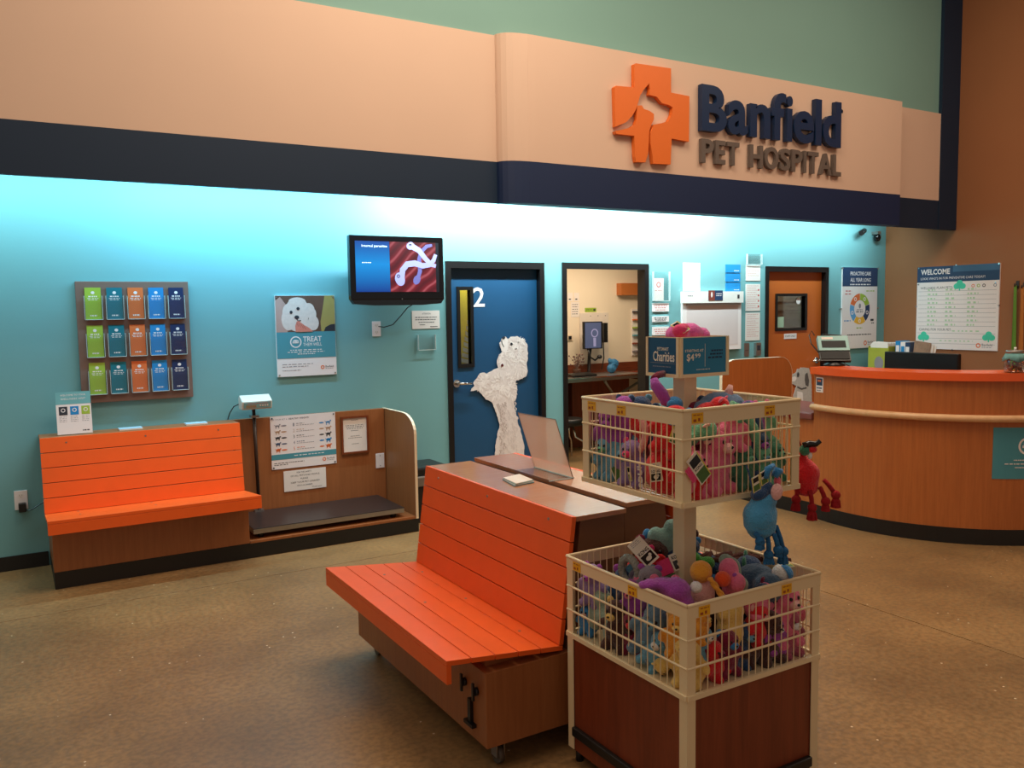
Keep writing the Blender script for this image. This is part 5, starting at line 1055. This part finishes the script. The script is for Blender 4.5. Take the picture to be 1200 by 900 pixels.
# upper basket, seen through the left side
critter('purple plush animal at the far left of the upper basket', (1.895, 2.43, 1.255), .066, (10, 0, -70), PURP, PURP, ears='round', group=G1)
critter('light blue plush animal low at the left of the upper basket, yellow-edged tag on it', (1.880, 2.40, 1.165), .062, (0, 60, -80), LBL, LBL, ears='round', tagk=1, group=G1)
t = thing('plush_heart', (1.89, 2.29, 1.25), 'red plush heart with a pink trim standing in the left of the upper basket', 'plush toy', G1)
def heart(t, c, s, u, v, m, th, nm='body'):
    u, v = V(u).normalized(), V(v).normalized(); n = u.cross(v); c = V(c); bl = []
    for a, b_, r in ((-.42, .35, .52), (.42, .35, .52), (0, 0, .55), (0, -.45, .36), (0, -.8, .18), (-.3, -.05, .45), (.3, -.05, .45)): bl.append((c+u*a*s+v*b_*s, (s*r*.95,)*3, (0, 0, 0)))
    mb = [(p, r, q) for p, r, q in bl]
    blobs(nm, m, t, [(p, (r[0], r[0], r[0]) if abs(th-1) < .01 else (r[0]*(abs(u.x)+th*abs(n.x)), r[0]*(abs(u.y)+th*abs(n.y)), r[0]), q) for p, r, q in mb], max(.0055, s*.09), s*.02)
heart(t, (1.895, 2.30, 1.305), .062, (.1, -1, 0), (0, .15, 1), RED, .55)
MB().tube([(1.862, 2.30+.066*math.cos(a), 1.30+.072*math.sin(a)) for a in [PI*.35+2*PI*.55*k/14 for k in range(15)]], .012, 8).build('trim', LPK, t)
t = thing('plush_ball', (1.89, 2.17, 1.11), 'red plush ball with white letters in the left front of the upper basket', 'plush toy', G1)
blobs('body', RED, t, [((1.905, 2.17, 1.175), (.075, .085, .085), (0, 0, 0)), ((1.905, 2.17, 1.235), (.055, .06, .05), (0, 0, 0))], .009, .002)
text(Frame((1.824, 2.215, 1.15), V((.1, 0, -1)), V((0, 1, 0))), t, PW, [('HUGS', -.06, -.01, .09, .022)], 0, .003, bold=.02)
hangtag(t, (1.822, 2.155, 1.150), V((0, -1, .25)), V((0, .25, 1)), .062, .062, 0)
hangtag(t, (1.822, 2.27, 1.135), V((0, -1, .2)), V((0, .3, 1)), .016, .05, 1)
critter('red and blue plush animal high in the left of the upper basket, patterned tag below', (1.895, 2.14, 1.300), .055, (0, 20, -60), RED, BLU, ears='round', tagk=1, group=G1)
critter('blue plush animal partly buried behind the red heart', (1.97, 2.40, 1.30), .055, (0, 0, -20), NVY, LBL, group=G1)
critter('maroon plush animal deep in the middle of the upper basket', (1.99, 2.13, 1.22), .060, (0, 0, -40), MAR, PINK, group=G1)
# upper basket, seen through the right side
critter('green plush animal with a pink muzzle at the front corner of the upper basket', (1.925, 2.100, 1.31), .052, (60, 0, 20), GRN, LPK, ears='round', group=G1)
t = critter('fluffy pink plush animal low beside the front corner post of the upper basket', (2.005, 2.055, 1.185), .070, (0, 0, 10), PINK, LPK, ears='round', group=G1)
critter('second fluffy pink plush, leaning on the first near the front corner of the upper basket', (1.915, 2.055, 1.16), .052, (0, -30, 20), PINK, PINK, ears='round', group=G1)
t = thing('hang_card', (1.87, 1.968, 1.18), 'card tag with a dog picture hanging askew outside the front corner of the upper basket', 'tag')
f = Frame((1.872, 1.970, 1.165), V((.78, 0, .62)), V((-.62, 0, .78)))
flat(f, 'card', TAGW, t, lambda b: f.rect(b, 0, 0, .052, .105, 0, .0015)); flat(f, 'card_picture', TAGG, t, lambda b: f.rect(b, .004, .004, .048, .045, .0015, .002)); flat(f, 'card_print', BLK, t, lambda b: f.rect(b, .006, .065, .046, .095, .0015, .002)); flat(f, 'card_edge', TAGY, t, lambda b: f.rect(b, .048, 0, .052, .1, .0015, .0022))
text(f, t, BLK, [('KONG', .008, .051, .036, .010)], .0018, bold=.02)
flat(f, 'card_patch', HOT, t, lambda b: f.rect(b, -.022, .03, 0, .085, 0, .0012))
t = thing('plush_wing', (2.09, 2.07, 1.20), 'long pink and green striped plush wing leaning in the right of the upper basket', 'plush toy', G1)
blobs('body', plush('plush_coral', (245, 111, 127)), t, [((2.075, 2.075, 1.36), (.05, .04, .05), (0, 0, 0)), ((2.11, 2.07, 1.32), (.05, .04, .055), (0, 0, 0)), ((2.145, 2.065, 1.27), (.042, .035, .05), (0, 0, 0)), ((2.17, 2.06, 1.235), (.025, .025, .035), (0, 0, 0))], .007, .002)
MB().tube([(2.085, 2.055, 1.405), (2.13, 2.045, 1.375), (2.165, 2.035, 1.32), (2.185, 2.03, 1.255), (2.18, 2.03, 1.22)], [.012, .018, .02, .018, .008], 8).build('stripe', GRN, t)
t = thing('plush_wing', (2.24, 2.09, 1.15), 'long purple and blue plush wing behind the coral striped one', 'plush toy', G1)
blobs('body', PURP, t, [((2.21, 2.09, 1.36), (.045, .035, .045), (0, 0, 0)), ((2.235, 2.09, 1.31), (.045, .04, .055), (0, 0, 0)), ((2.25, 2.09, 1.25), (.04, .04, .06), (0, 0, 0)), ((2.255, 2.09, 1.19), (.035, .035, .05), (0, 0, 0))], .008, .002)
MB().tube([(2.17, 2.07, 1.40), (2.195, 2.055, 1.35), (2.205, 2.05, 1.28), (2.20, 2.05, 1.20)], [.015, .026, .028, .014], 8).build('stripe', NVY, t)
critter('green plush animal standing at the bottom middle of the right side of the upper basket', (2.125, 2.050, 1.160), .048, (0, 0, 0), DGR, GRN, ears='round', group=G1)
critter('small dark green plush figure at the right end of the upper basket', (2.285, 2.05, 1.170), .044, (0, 0, 10), DGR, GRN, ears='round', group=G1)
critter('teal plush animal low behind the blue hanging toy in the upper basket', (2.21, 2.045, 1.145), .045, (0, 0, -10), GRN, LBL, ears='round', group=G1)
t = thing('plush_whale', (2.14, 2.24, 1.34), 'blue and grey plush hump showing above the rim at the back of the upper basket', 'plush toy', G1)
blobs('body', plush('plush_slate', (98, 133, 172)), t, [((2.17, 2.20, 1.375), (.085, .06, .055), (0, 0, 0)), ((2.235, 2.20, 1.375), (.045, .05, .045), (0, 0, 0)), ((2.10, 2.20, 1.36), (.04, .05, .045), (0, 0, 0))], .009, .003)
MB().tube([(2.205, 2.19, 1.41), (2.22, 2.19, 1.45)], [.02, .008], 8).build('ear', LPK, t)
critter('red plush animal behind the green one near the front corner', (2.04, 2.13, 1.36), .045, (40, 0, 30), RED, PINK, group=G1)
critter('pink plush animal far back on the right of the upper basket', (2.26, 2.36, 1.22), .065, (0, 0, 0), PINK, PURP, group=G1)
critter('blue plush animal far back on the left of the upper basket', (1.95, 2.44, 1.17), .055, (0, 0, -60), LBL, BLU, group=G1)
critter('brown plush animal at the bottom middle of the upper basket', (2.12, 2.38, 1.18), .065, (0, 0, -30), BRN, YEL, group=G1)
# octopus hanging from the sign, pink toy on top
t = thing('plush_octopus', (1.95, 2.29, 1.40), 'purple plush arm with a blue ball dangling beside the column under the sign', 'plush toy')
MB().tube([(1.905, 2.24, 1.487), (1.905, 2.23, 1.465), (1.925, 2.22, 1.435), (1.937, 2.215, 1.41), (1.93, 2.215, 1.395)], [.013, .019, .021, .019, .012], 12).build('arm', PURP, t)
MB().ball((1.963, 2.20, 1.398), (.030, .03, .028), seg=14).build('ball', BLU, t)
MB().tube([(1.905, 2.24, 1.487), (1.94, 2.26, 1.497), (1.985, 2.27, 1.500)], .012, 8).build('upper_arm', MAR, t)
t = thing('plush_bone', (2.08, 2.27, 1.60), 'pink plush toy with a card band lying on top of the blue sign', 'plush toy')
blobs('body', plush('plush_orchid', (234, 107, 189)), t, [((2.03, 2.26, 1.635), (.045, .04, .036), (0, 0, 0)), ((2.10, 2.27, 1.64), (.05, .045, .035), (0, 0, 0)), ((2.15, 2.27, 1.63), (.03, .04, .03), (0, 0, 0))], .007, .002)
blobs('patch', HOT, t, [((2.02, 2.235, 1.648), (.032, .025, .026), (0, 0, 0)), ((2.04, 2.24, 1.655), (.025, .022, .022), (0, 0, 0))], .006, .001)
hangtag(t, (2.015, 2.212, 1.640), V((.8, 0, .35)), V((-.30, .9, .5)), .035, .06, 1)
# blue pig-like toy hanging off the front right
t = thing('rope_leg_toy', (2.095, 1.925, .86), 'round blue plush toy with pink snout and rope legs hanging outside the basket', 'plush toy')
c = V((2.088, 1.925, 1.040))
blobs('body', plush('plush_sky', (77, 156, 203)), t, [(c, (.063, .05, .066), (0, 0, 0)), (c+V((.012, -.004, .055)), (.045, .04, .035), (0, 0, 0)), (c+V((.005, 0, -.03)), (.055, .045, .045), (0, 0, 0))], .007, .0025)
blobs('head', NVY, t, [(c+V((-.008, -.005, .082)), (.035, .03, .022), (0, -25, 0)), (c+V((.018, -.008, .095)), (.025, .025, .028), (0, 0, 0))], .006, .001)
MB().ball((2.120, 1.885, 1.128), (.021, .018, .028), (0, 10, 0), 14).build('snout', LPK, t)
MB().ball((2.140, 1.90, 1.158), (.012, .012, .018), seg=10).build('ear_lining', plush('plush_coral', (245, 111, 127)), t)
MB().tube([(2.125, 1.90, 1.175), (2.135, 1.895, 1.195), (2.150, 1.893, 1.190)], [.012, .016, .010], 8).build('ear', BLU, t); MB().tube([(2.085, 1.90, 1.175), (2.09, 1.895, 1.205), (2.115, 1.893, 1.215)], [.010, .012, .008], 8).build('ear', BLU, t)
hangtag(t, (2.035, 1.905, 1.130), V((.9, 0, .3)), V((-.2, 0, 1)), .035, .05, 1); hangtag(t, (2.068, 1.902, 1.150), V((.9, 0, .3)), V((-.2, 0, 1)), .032, .045, 1)
MB().tube([(2.06, 1.93, 1.13), (2.07, 1.96, 1.19), (2.08, 1.985, 1.213)], .003, 6).build('loop', NVY, t)
def ropeleg(t, p, q, m, r=.008, foot=.020, fl=.035):
    p, q = V(p), V(q); d = (q-p).normalized()
    MB().tube([p, (p+q)/2+V((.003, 0, 0)), q], r, 8).build('leg', m, t)
    MB().ball(q, r*2.1, seg=10).build('knot', m, t)
    b = MB(); rnd = random.Random(int(q.x*1e4))
    for k in range(14):
        a = 2*PI*k/14; rr = foot*(.4+.6*rnd.random()); b.tube([q, q+V((rr*.7*math.cos(a), rr*.7*math.sin(a), -fl*.5)), q+V((rr*math.cos(a), rr*math.sin(a), -fl))], [.004, .0055, .004], 5)
    o = b.build('tassel', m, t); o['kind'] = 'stuff'
RB = mat('blue_cotton_rope', (36, 98, 146), .95, noise_s=90, noise_a=.3, bump=.8, bump_s=90); RR = mat('red_cotton_rope', (160, 18, 26), .95, noise_s=90, noise_a=.3, bump=.8, bump_s=90)
ropeleg(t, (2.040, 1.90, 1.000), (2.052, 1.89, .972), RB, fl=.026); ropeleg(t, (2.095, 1.90, .985), (2.098, 1.895, .920), RB, fl=.030); ropeleg(t, (2.110, 1.885, .99), (2.125, 1.88, .935), RB, foot=.014, fl=.022); ropeleg(t, (2.135, 1.90, 1.01), (2.156, 1.885, .925), RB, foot=.018, fl=.042)
# red rooster-like toy hanging off the right side
t = thing('rope_leg_toy', (2.43, 2.05, .93), 'red plush bird with a green hat and tasselled legs hanging near the desk', 'plush toy')
blobs('body', RED, t, [((2.415, 2.02, 1.130), (.052, .052, .058), (0, 0, 0)), ((2.405, 2.035, 1.175), (.03, .03, .045), (0, 0, 0)), ((2.42, 2.02, 1.09), (.045, .045, .04), (0, 0, 0))], .007, .002)
MB().ball((2.395, 2.005, 1.222), .020, seg=12).build('head', DGR, t); MB().ball((2.412, 1.985, 1.225), (.018, .014, .012), seg=12).build('beak', RED, t); MB().ball((2.405, 1.99, 1.204), (.008, .008, .014), seg=10).build('eye', PW, t)
MB().tube([(2.385, 2.005, 1.238), (2.405, 1.99, 1.245), (2.418, 1.975, 1.245), (2.428, 1.965, 1.257)], [.012, .012, .010, .008], 8).build('comb', BLK, t)
MB().tube([(2.345, 2.04, 1.36), (2.37, 2.03, 1.30), (2.39, 2.015, 1.23)], .003, 6).build('loop', RR, t)
ropeleg(t, (2.375, 2.02, 1.09), (2.372, 2.02, 1.045), RR, foot=.018, fl=.04); ropeleg(t, (2.40, 1.985, 1.08), (2.402, 1.975, 1.020), RR, foot=.018, fl=.045)
ropeleg(t, (2.44, 1.975, 1.09), (2.448, 1.955, 1.040), RR, foot=.015, fl=.035); ropeleg(t, (2.455, 1.97, 1.115), (2.482, 1.94, 1.062), RR, foot=.016, fl=.045)
# lower basket: top layer
t = thing('plush_bone', (2.15, 2.45, .74), 'pale teal plush bone-shaped toy standing behind the column in the lower basket', 'plush toy', G2)
blobs('body', PTL, t, [((2.10, 2.46, .855), (.036, .03, .036), (0, 0, 0)), ((2.155, 2.43, .885), (.034, .03, .036), (0, 0, 0)), ((2.13, 2.44, .835), (.042, .032, .05), (0, 0, 0)), ((2.14, 2.44, .79), (.03, .03, .04), (0, 0, 0))], .007, .001)
MB().ball((2.085, 2.49, .85), (.02, .02, .03), seg=12).build('ear', BLU, t)
critter('navy plush animal with its head against the column at the back of the lower basket', (2.19, 2.42, .745), .055, (0, 20, -20), NVY, BLU, ears='round', group=G2)
critter('red plush animal between the teal bone and the card tags', (2.03, 2.44, .745), .045, (0, 0, -50), RED, HOT, ears='round', group=G2)
t = thing('rope_ring', (1.87, 2.34, .74), 'grey twisted rope ring standing in the left of the lower basket', 'rope toy')
b = MB()
for k2 in range(3):
    pts = []
    for k in range(49):
        a = 2*PI*k/48; tw = 2*PI*k/48*9+k2*2*PI/3; rr = .046+.0085*math.cos(tw); pts.append((1.885+.0085*math.sin(tw)*.8, 2.35-rr*math.cos(a), .785+rr*math.sin(a)))
    b.tube(pts, .0085, 7, cap=False)
b.build('ring', ROPE, t)
t = critter('grey and purple plush animal under the two dog-logo tags in the lower basket', (1.93, 2.28, .735), .050, (20, 0, -50), plush('plush_grey', (138, 131, 140)), PURP, ears='round', group=G2)
t = thing('hang_card', (1.93, 2.39, .79), 'larger white card tag with a black logo, left of the two tags', 'tag')
f = Frame((1.925, 2.300, .800), V((.755, -.10, .50)), V((-.60, .60, .42))); f = Frame(f.o, f.u, (f.v - f.u*f.v.dot(f.u)))
flat(f, 'card', TAGW, t, lambda b: f.rect(b, 0, 0, .062, .105, 0, .0015)); flat(f, 'card_print', BLK, t, lambda b: f.rect(b, .006, .008, .056, .042, .0015, .002)); text(f, t, BLK, [('KONG', .008, .045, .046, .014)], .0018, bold=.03); flat(f, 'card_picture', TAGW, t, lambda b: (f.disc(b, .03, .022, .012, .008, .002, .0024), f.disc(b, .042, .03, .006, .006, .002, .0024))); flat(f, 'fine_print', ink_grey, t, lambda b: [f.dashes(b, .01, .05, .098-.006*k, .002, .0015, .002, 4) for k in range(3)])
t = thing('hang_card', (2.0, 2.30, .78), 'smaller square card tag with a black logo and a pink patch, right of the two', 'tag')
f = Frame((1.985, 2.275, .768), V((.75, -.35, .30)), V((-.15, .45, .85))); f = Frame(f.o, f.u, (f.v - f.u*f.v.dot(f.u)))
flat(f, 'card', TAGW, t, lambda b: f.rect(b, .04, 0, .095, .062, 0, .0015)); flat(f, 'card_print', BLK, t, lambda b: f.rect(b, .046, .005, .09, .036, .0015, .002)); text(f, t, BLK, [('KONG', .048, .041, .040, .013)], .0018, bold=.03); flat(f, 'card_picture', TAGW, t, lambda b: f.disc(b, .07, .02, .012, .008, .002, .0024)); flat(f, 'card_patch', HOT, t, lambda b: f.rect(b, -.01, .0, .038, .055, 0, .001)); flat(f, 'card_foot', TAGG, t, lambda b: f.rect(b, -.01, -.022, .038, -.002, 0, .0012))
t = thing('plush_elephant', (1.87, 2.08, .70), 'bright purple plush with an arm flopped over the left rim of the lower basket', 'plush toy', G2)
blobs('body', PURP, t, [((1.865, 2.085, .790), (.050, .055, .045), (0, 0, 0)), ((1.875, 2.07, .74), (.05, .05, .05), (0, 0, 0)), ((1.83, 2.11, .812), (.03, .04, .022), (0, 0, 0)), ((1.797, 2.125, .815), (.026, .032, .018), (0, 0, 0)), ((1.772, 2.135, .812), (.016, .022, .016), (0, 0, 0))], .007, .002)
MB().ball((1.925, 2.05, .800), (.022, .02, .02), seg=12).build('tail_tuft', PW, t)
t = thing('plush_duck', (1.99, 2.07, .72), 'orange plush head with a twisted rope braid beside the column in the lower basket', 'plush toy', G2)
blobs('head', ORG, t, [((1.990, 2.095, .830), (.040, .038, .040), (0, 0, 0))], .007, .001)
blobs('body', LPK, t, [((2.00, 2.10, .75), (.045, .045, .06), (0, 0, 0))], .008, .002)
b = MB()
for k2 in range(2):
    b.tube([(1.985+.004*k+.006*math.cos(k*1.1+PI*k2), 2.050-.006*k+.004*math.sin(k*1.1+PI*k2), .822-.0095*k) for k in range(9)], .0075, 7)
b.build('braid', ORG, t)
t = thing('plush_ball', (2.05, 2.03, .77), 'small red-orange plush ball between the orange head and the pink snout', 'plush toy', G2)
MB().ball((2.042, 2.045, .808), .027, seg=18).build('ball', ORR, t)
t = thing('plush_pig', (2.09, 2.02, .74), 'grey and pink plush head with a round pink snout beside the red-orange ball', 'plush toy', G2)
blobs('head', PINK, t, [((2.10, 2.075, .825), (.035, .035, .040), (0, 0, 0)), ((2.092, 2.03, .790), (.034, .03, .034), (0, 0, 0)), ((2.11, 2.06, .76), (.045, .04, .05), (0, 0, 0))], .007, .001)
blobs('cheek', SGE, t, [((2.13, 2.08, .815), (.022, .03, .045), (0, 0, 0)), ((2.125, 2.04, .775), (.024, .025, .03), (0, 0, 0)), ((2.11, 2.10, .85), (.028, .02, .022), (0, 0, 0))], .006, .001)
MB().ball((2.078, 2.026, .822), (.010, .005, .007), (0, 0, 0), 10).build('eye', PURP, t)
t = thing('plush_frog', (2.19, 2.31, .70), 'bright green plush scrap with white edge in the back right of the lower basket', 'plush toy', G2)
blobs('body', plush('plush_bright_green', (57, 147, 48)), t, [((2.16, 2.32, .79), (.03, .04, .03), (0, 0, 0)), ((2.20, 2.29, .775), (.04, .03, .025), (0, 0, 0)), ((2.18, 2.31, .74), (.05, .05, .05), (0, 0, 0))], .008, .002)
t = thing('rope_tangle', (2.28, 2.25, .72), 'dark brown braided rope tangle along the back right of the lower basket', 'rope toy')
b = MB(); rnd = random.Random(9)
for k in range(5):
    y = 2.42-.05*k; b.tube([(2.14+.05*k+.012*math.sin(j*2.1+k), y+.010*math.cos(j*1.7), .775+.012*math.sin(j*1.3+k)+.01*rnd.random()) if j < 3 else (2.14+.05*k+.02*j, y-.012*j, .78+.008*math.sin(j+k)) for j in range(8)], .014, 7)
b.build('strands', mat('brown_rope', (78, 38, 30), .95, noise_s=80, noise_a=.35, bump=.8, bump_s=80), t)
critter('slate blue plush filling the right back of the lower basket', (2.26, 2.10, .745), .070, (70, 0, -20), plush('plush_deep_slate', (57, 86, 113)), NVY, ears='round', group=G2)
t = thing('plush_ball', (2.28, 2.01, .76), 'white and blue panelled ball at the right front of the lower basket', 'ball')
MB().ball((2.285, 2.005, .795), .034, seg=20).build('ball', PW, t)
b = MB(); b.ball((2.2865, 1.9985, .7955), .0335, seg=20); bmesh.ops.bisect_plane(b.bm, geom=b.bm.verts[:]+b.bm.edges[:]+b.bm.faces[:], plane_co=(2.283, 2.0, .795), plane_no=(-1, .2, -.3), clear_outer=True); b.build('blue_panel', BLU, t)
hangtag(t, (2.31, 2.01, .812), V((1, 0, -.15)), V((0, 1, .3)), .05, .035, 1)
# lower basket: seen through the left side
t = thing('plush_elephant', (1.84, 2.44, .51), 'grey-green plush elephant shape low at the far left of the lower basket', 'plush toy', G2)
blobs('body', SGE, t, [((1.845, 2.43, .60), (.05, .065, .05), (0, 0, 0)), ((1.835, 2.45, .66), (.035, .035, .045), (0, 0, 0)), ((1.83, 2.385, .565), (.035, .035, .06), (0, 0, 0)), ((1.835, 2.49, .58), (.035, .04, .05), (0, 0, 0))], .008, .002)
critter('blue plush animal with a light pink snout in the left corner of the lower basket', (1.830, 2.525, .545), .036, (0, 0, -70), BLU, LPK, ears='round', group=G2)
critter('slate plush animal leaning in the left middle of the lower basket', (1.845, 2.185, .600), .062, (0, 20, -70), plush('plush_blue_grey', (98, 129, 151)), LBL, ears='long', group=G2)
critter('yellow and orange plush duck close to the front corner of the lower basket', (1.845, 2.045, .640), .046, (0, 0, -50), ORG, YEL, ears='round', group=G2)
critter('purple plush animal halfway up the left side of the lower basket', (1.89, 2.30, .665), .052, (0, -20, -60), PURP, PINK, ears='round', group=G2)
critter('maroon plush animal at the bottom left middle of the lower basket', (1.87, 2.30, .555), .050, (0, 0, -60), MAR, RED, ears='round', group=G2)
critter('dark plush animal below the grey rope ring', (1.93, 2.42, .66), .058, (0, 0, -50), NVY, PURP, group=G2)
critter('yellow plush animal lying on the lower basket floor near the front corner', (1.86, 2.12, .535), .036, (80, 0, -60), YEL, YEL, group=G2)
# lower basket: seen through the right side
t = thing('plush_chick', (2.04, 2.02, .56), 'long fluffy yellow plush pressed against the right front wires of the lower basket', 'plush toy', G2)
blobs('body', YEL, t, [((2.045, 2.015, .70), (.052, .045, .055), (0, 0, 0)), ((2.04, 2.01, .64), (.048, .045, .06), (0, 0, 0)), ((2.035, 2.01, .585), (.04, .04, .045), (0, 0, 0)), ((1.995, 2.0, .71), (.018, .018, .022), (0, 0, 0))], .008, .003)
critter('large fuzzy pink plush monster at the right end of the lower basket', (2.285, 2.000, .620), .070, (0, 0, 0), PINK, LPK, ears='round', group=G2)
critter('purple and grey plush animal in front of the pink monster', (2.215, 1.985, .580), .040, (0, 0, 0), PURP, PW, ears='round', group=G2)
critter('red plush with a pink mouth between the yellow chick and the pink monster', (2.15, 2.00, .625), .045, (0, 0, 10), RED, LPK, ears='round', group=G2)
critter('pink plush animal under the right rim of the lower basket', (2.17, 2.01, .70), .046, (0, 30, 10), PINK, MAR, ears='round', group=G2)
critter('dark brown plush animal on the floor of the lower basket, right middle', (2.13, 2.01, .550), .045, (0, 60, 0), BRN, BRN, ears='round', group=G2)
critter('crimson plush animal on the floor by the front corner of the lower basket', (1.945, 1.995, .550), .045, (0, -20, 15), RED, MAR, ears='long', group=G2)
critter('pale blue plush with a square tag just above the crimson one', (1.90, 2.0, .615), .036, (0, 0, 10), LBL, PW, ears='round', tagk=0, group=G2)
critter('orange plush animal at the upper front corner inside the wires', (1.885, 1.995, .680), .036, (0, 0, 20), ORG, YEL, ears='round', group=G2)
critter('brown plush animal buried in the middle of the lower basket', (2.10, 2.16, .62), .075, (0, 0, 0), BRN, YEL, group=G2)
critter('navy plush animal buried at the far side of the lower basket', (2.28, 2.35, .62), .080, (0, 0, -40), NVY, BLU, group=G2)
critter('maroon plush animal buried near the back of the lower basket', (2.10, 2.36, .64), .080, (0, 0, -40), MAR, RED, group=G2)
critter('dark blue plush animal buried near the left back of the lower basket', (1.97, 2.50, .58), .060, (0, 0, -40), NVY, LBL, group=G2)
# toys filling the lower basket down to its floor
for cc, sz, rt, ma, mb_, nm in (
    ((1.83, 2.36, .56), .058, (0, 0, -75), BRN, YEL, 'brown plush animal with tan ears on the floor of the lower basket, left middle'),
    ((1.83, 2.50, .68), .050, (0, 0, -75), plush('plush_lilac', (150, 124, 176)), PURP, 'lilac plush animal near the left corner post above the blue one'),
    ((1.84, 2.15, .52), .048, (0, 30, -75), LBL, PW, 'pale blue plush animal with white ears by the front corner, left side'),
    ((1.85, 2.00, .56), .052, (0, 0, -60), YEL, ORG, 'yellow plush animal with orange ears on the floor at the front corner'),
    ((2.00, 2.00, .55), .050, (0, 0, 0), MAR, BLU, 'maroon plush animal with blue ears on the floor right of the front corner'),
    ((2.20, 1.99, .55), .058, (0, 0, 0), BRN, BRN, 'dark brown plush animal on the floor near the right end'),
    ((2.30, 2.00, .56), .052, (0, 0, 0), plush('plush_rose', (176, 84, 108)), PW, 'rose plush animal with white ears under the pink monster'),
    ((2.08, 2.02, .54), .050, (0, 20, 0), NVY, LBL, 'navy plush animal with pale ears under the yellow fluffy plush'),
    ((2.29, 2.20, .66), .075, (0, 0, 40), NVY, DGR, 'navy plush animal with green ears at the right wires, deeper in'),
    ((2.25, 2.48, .70), .075, (0, 0, -30), MAR, BRN, 'maroon plush animal with brown ears in the far corner'),
    ((2.10, 2.50, .70), .075, (0, 0, -30), BRN, MAR, 'brown plush animal with maroon ears at the back wires'),
    ((1.92, 2.20, .68), .060, (0, 0, -40), plush('plush_plum', (108, 62, 120)), PINK, 'plum plush animal with pink ears under the purple elephant'),
    ((1.95, 2.36, .66), .065, (0, 0, -40), plush('plush_dusk', (84, 74, 96)), LBL, 'dusky grey plush animal behind the slate one')):
    critter(nm, cc, sz, rt, ma, mb_, group=G2)
for cc, sz, rt, ma, mb_, nm in (
    ((1.86, 2.45, 1.15), .050, (0, 0, -75), LBL, GRN, 'light blue plush animal with green ears at the bottom left corner of the upper basket'),
    ((1.87, 2.30, 1.16), .052, (0, 0, -75), plush('plush_lilac', (150, 124, 176)), HOT, 'lilac plush animal with bright pink ears under the red heart'),
    ((1.90, 2.38, 1.32), .048, (0, 0, -75), PURP, NVY, 'purple plush animal with navy ears behind the red heart'),
    ((1.89, 2.05, 1.16), .048, (0, 0, -45), RED, PINK, 'red plush animal with pink ears low at the front corner post'),
    ((2.07, 2.05, 1.30), .050, (0, 0, 0), PINK, GRN, 'pink plush animal with green ears above the fluffy pink ones'),
    ((2.20, 2.06, 1.20), .050, (0, 0, 0), NVY, PURP, 'navy plush animal with purple ears under the striped wings'),
    ((2.28, 2.10, 1.30), .048, (0, 0, 0), GRN, PINK, 'green plush animal with pink ears at the right end of the upper basket'),
    ((2.10, 2.28, 1.24), .080, (0, 0, 0), MAR, NVY, 'maroon plush animal with navy ears in the middle of the upper basket'),
    ((2.27, 2.27, 1.20), .065, (0, 0, 0), LBL, MAR, 'pale blue plush animal with maroon ears at the far right wires'),
    ((2.02, 2.44, 1.24), .065, (0, 0, -20), plush('plush_rose', (176, 84, 108)), NVY, 'rose plush animal with navy ears at the back of the upper basket')):
    critter(nm, cc, sz, rt, ma, mb_, group=G1)
#P3END
run_jobs()
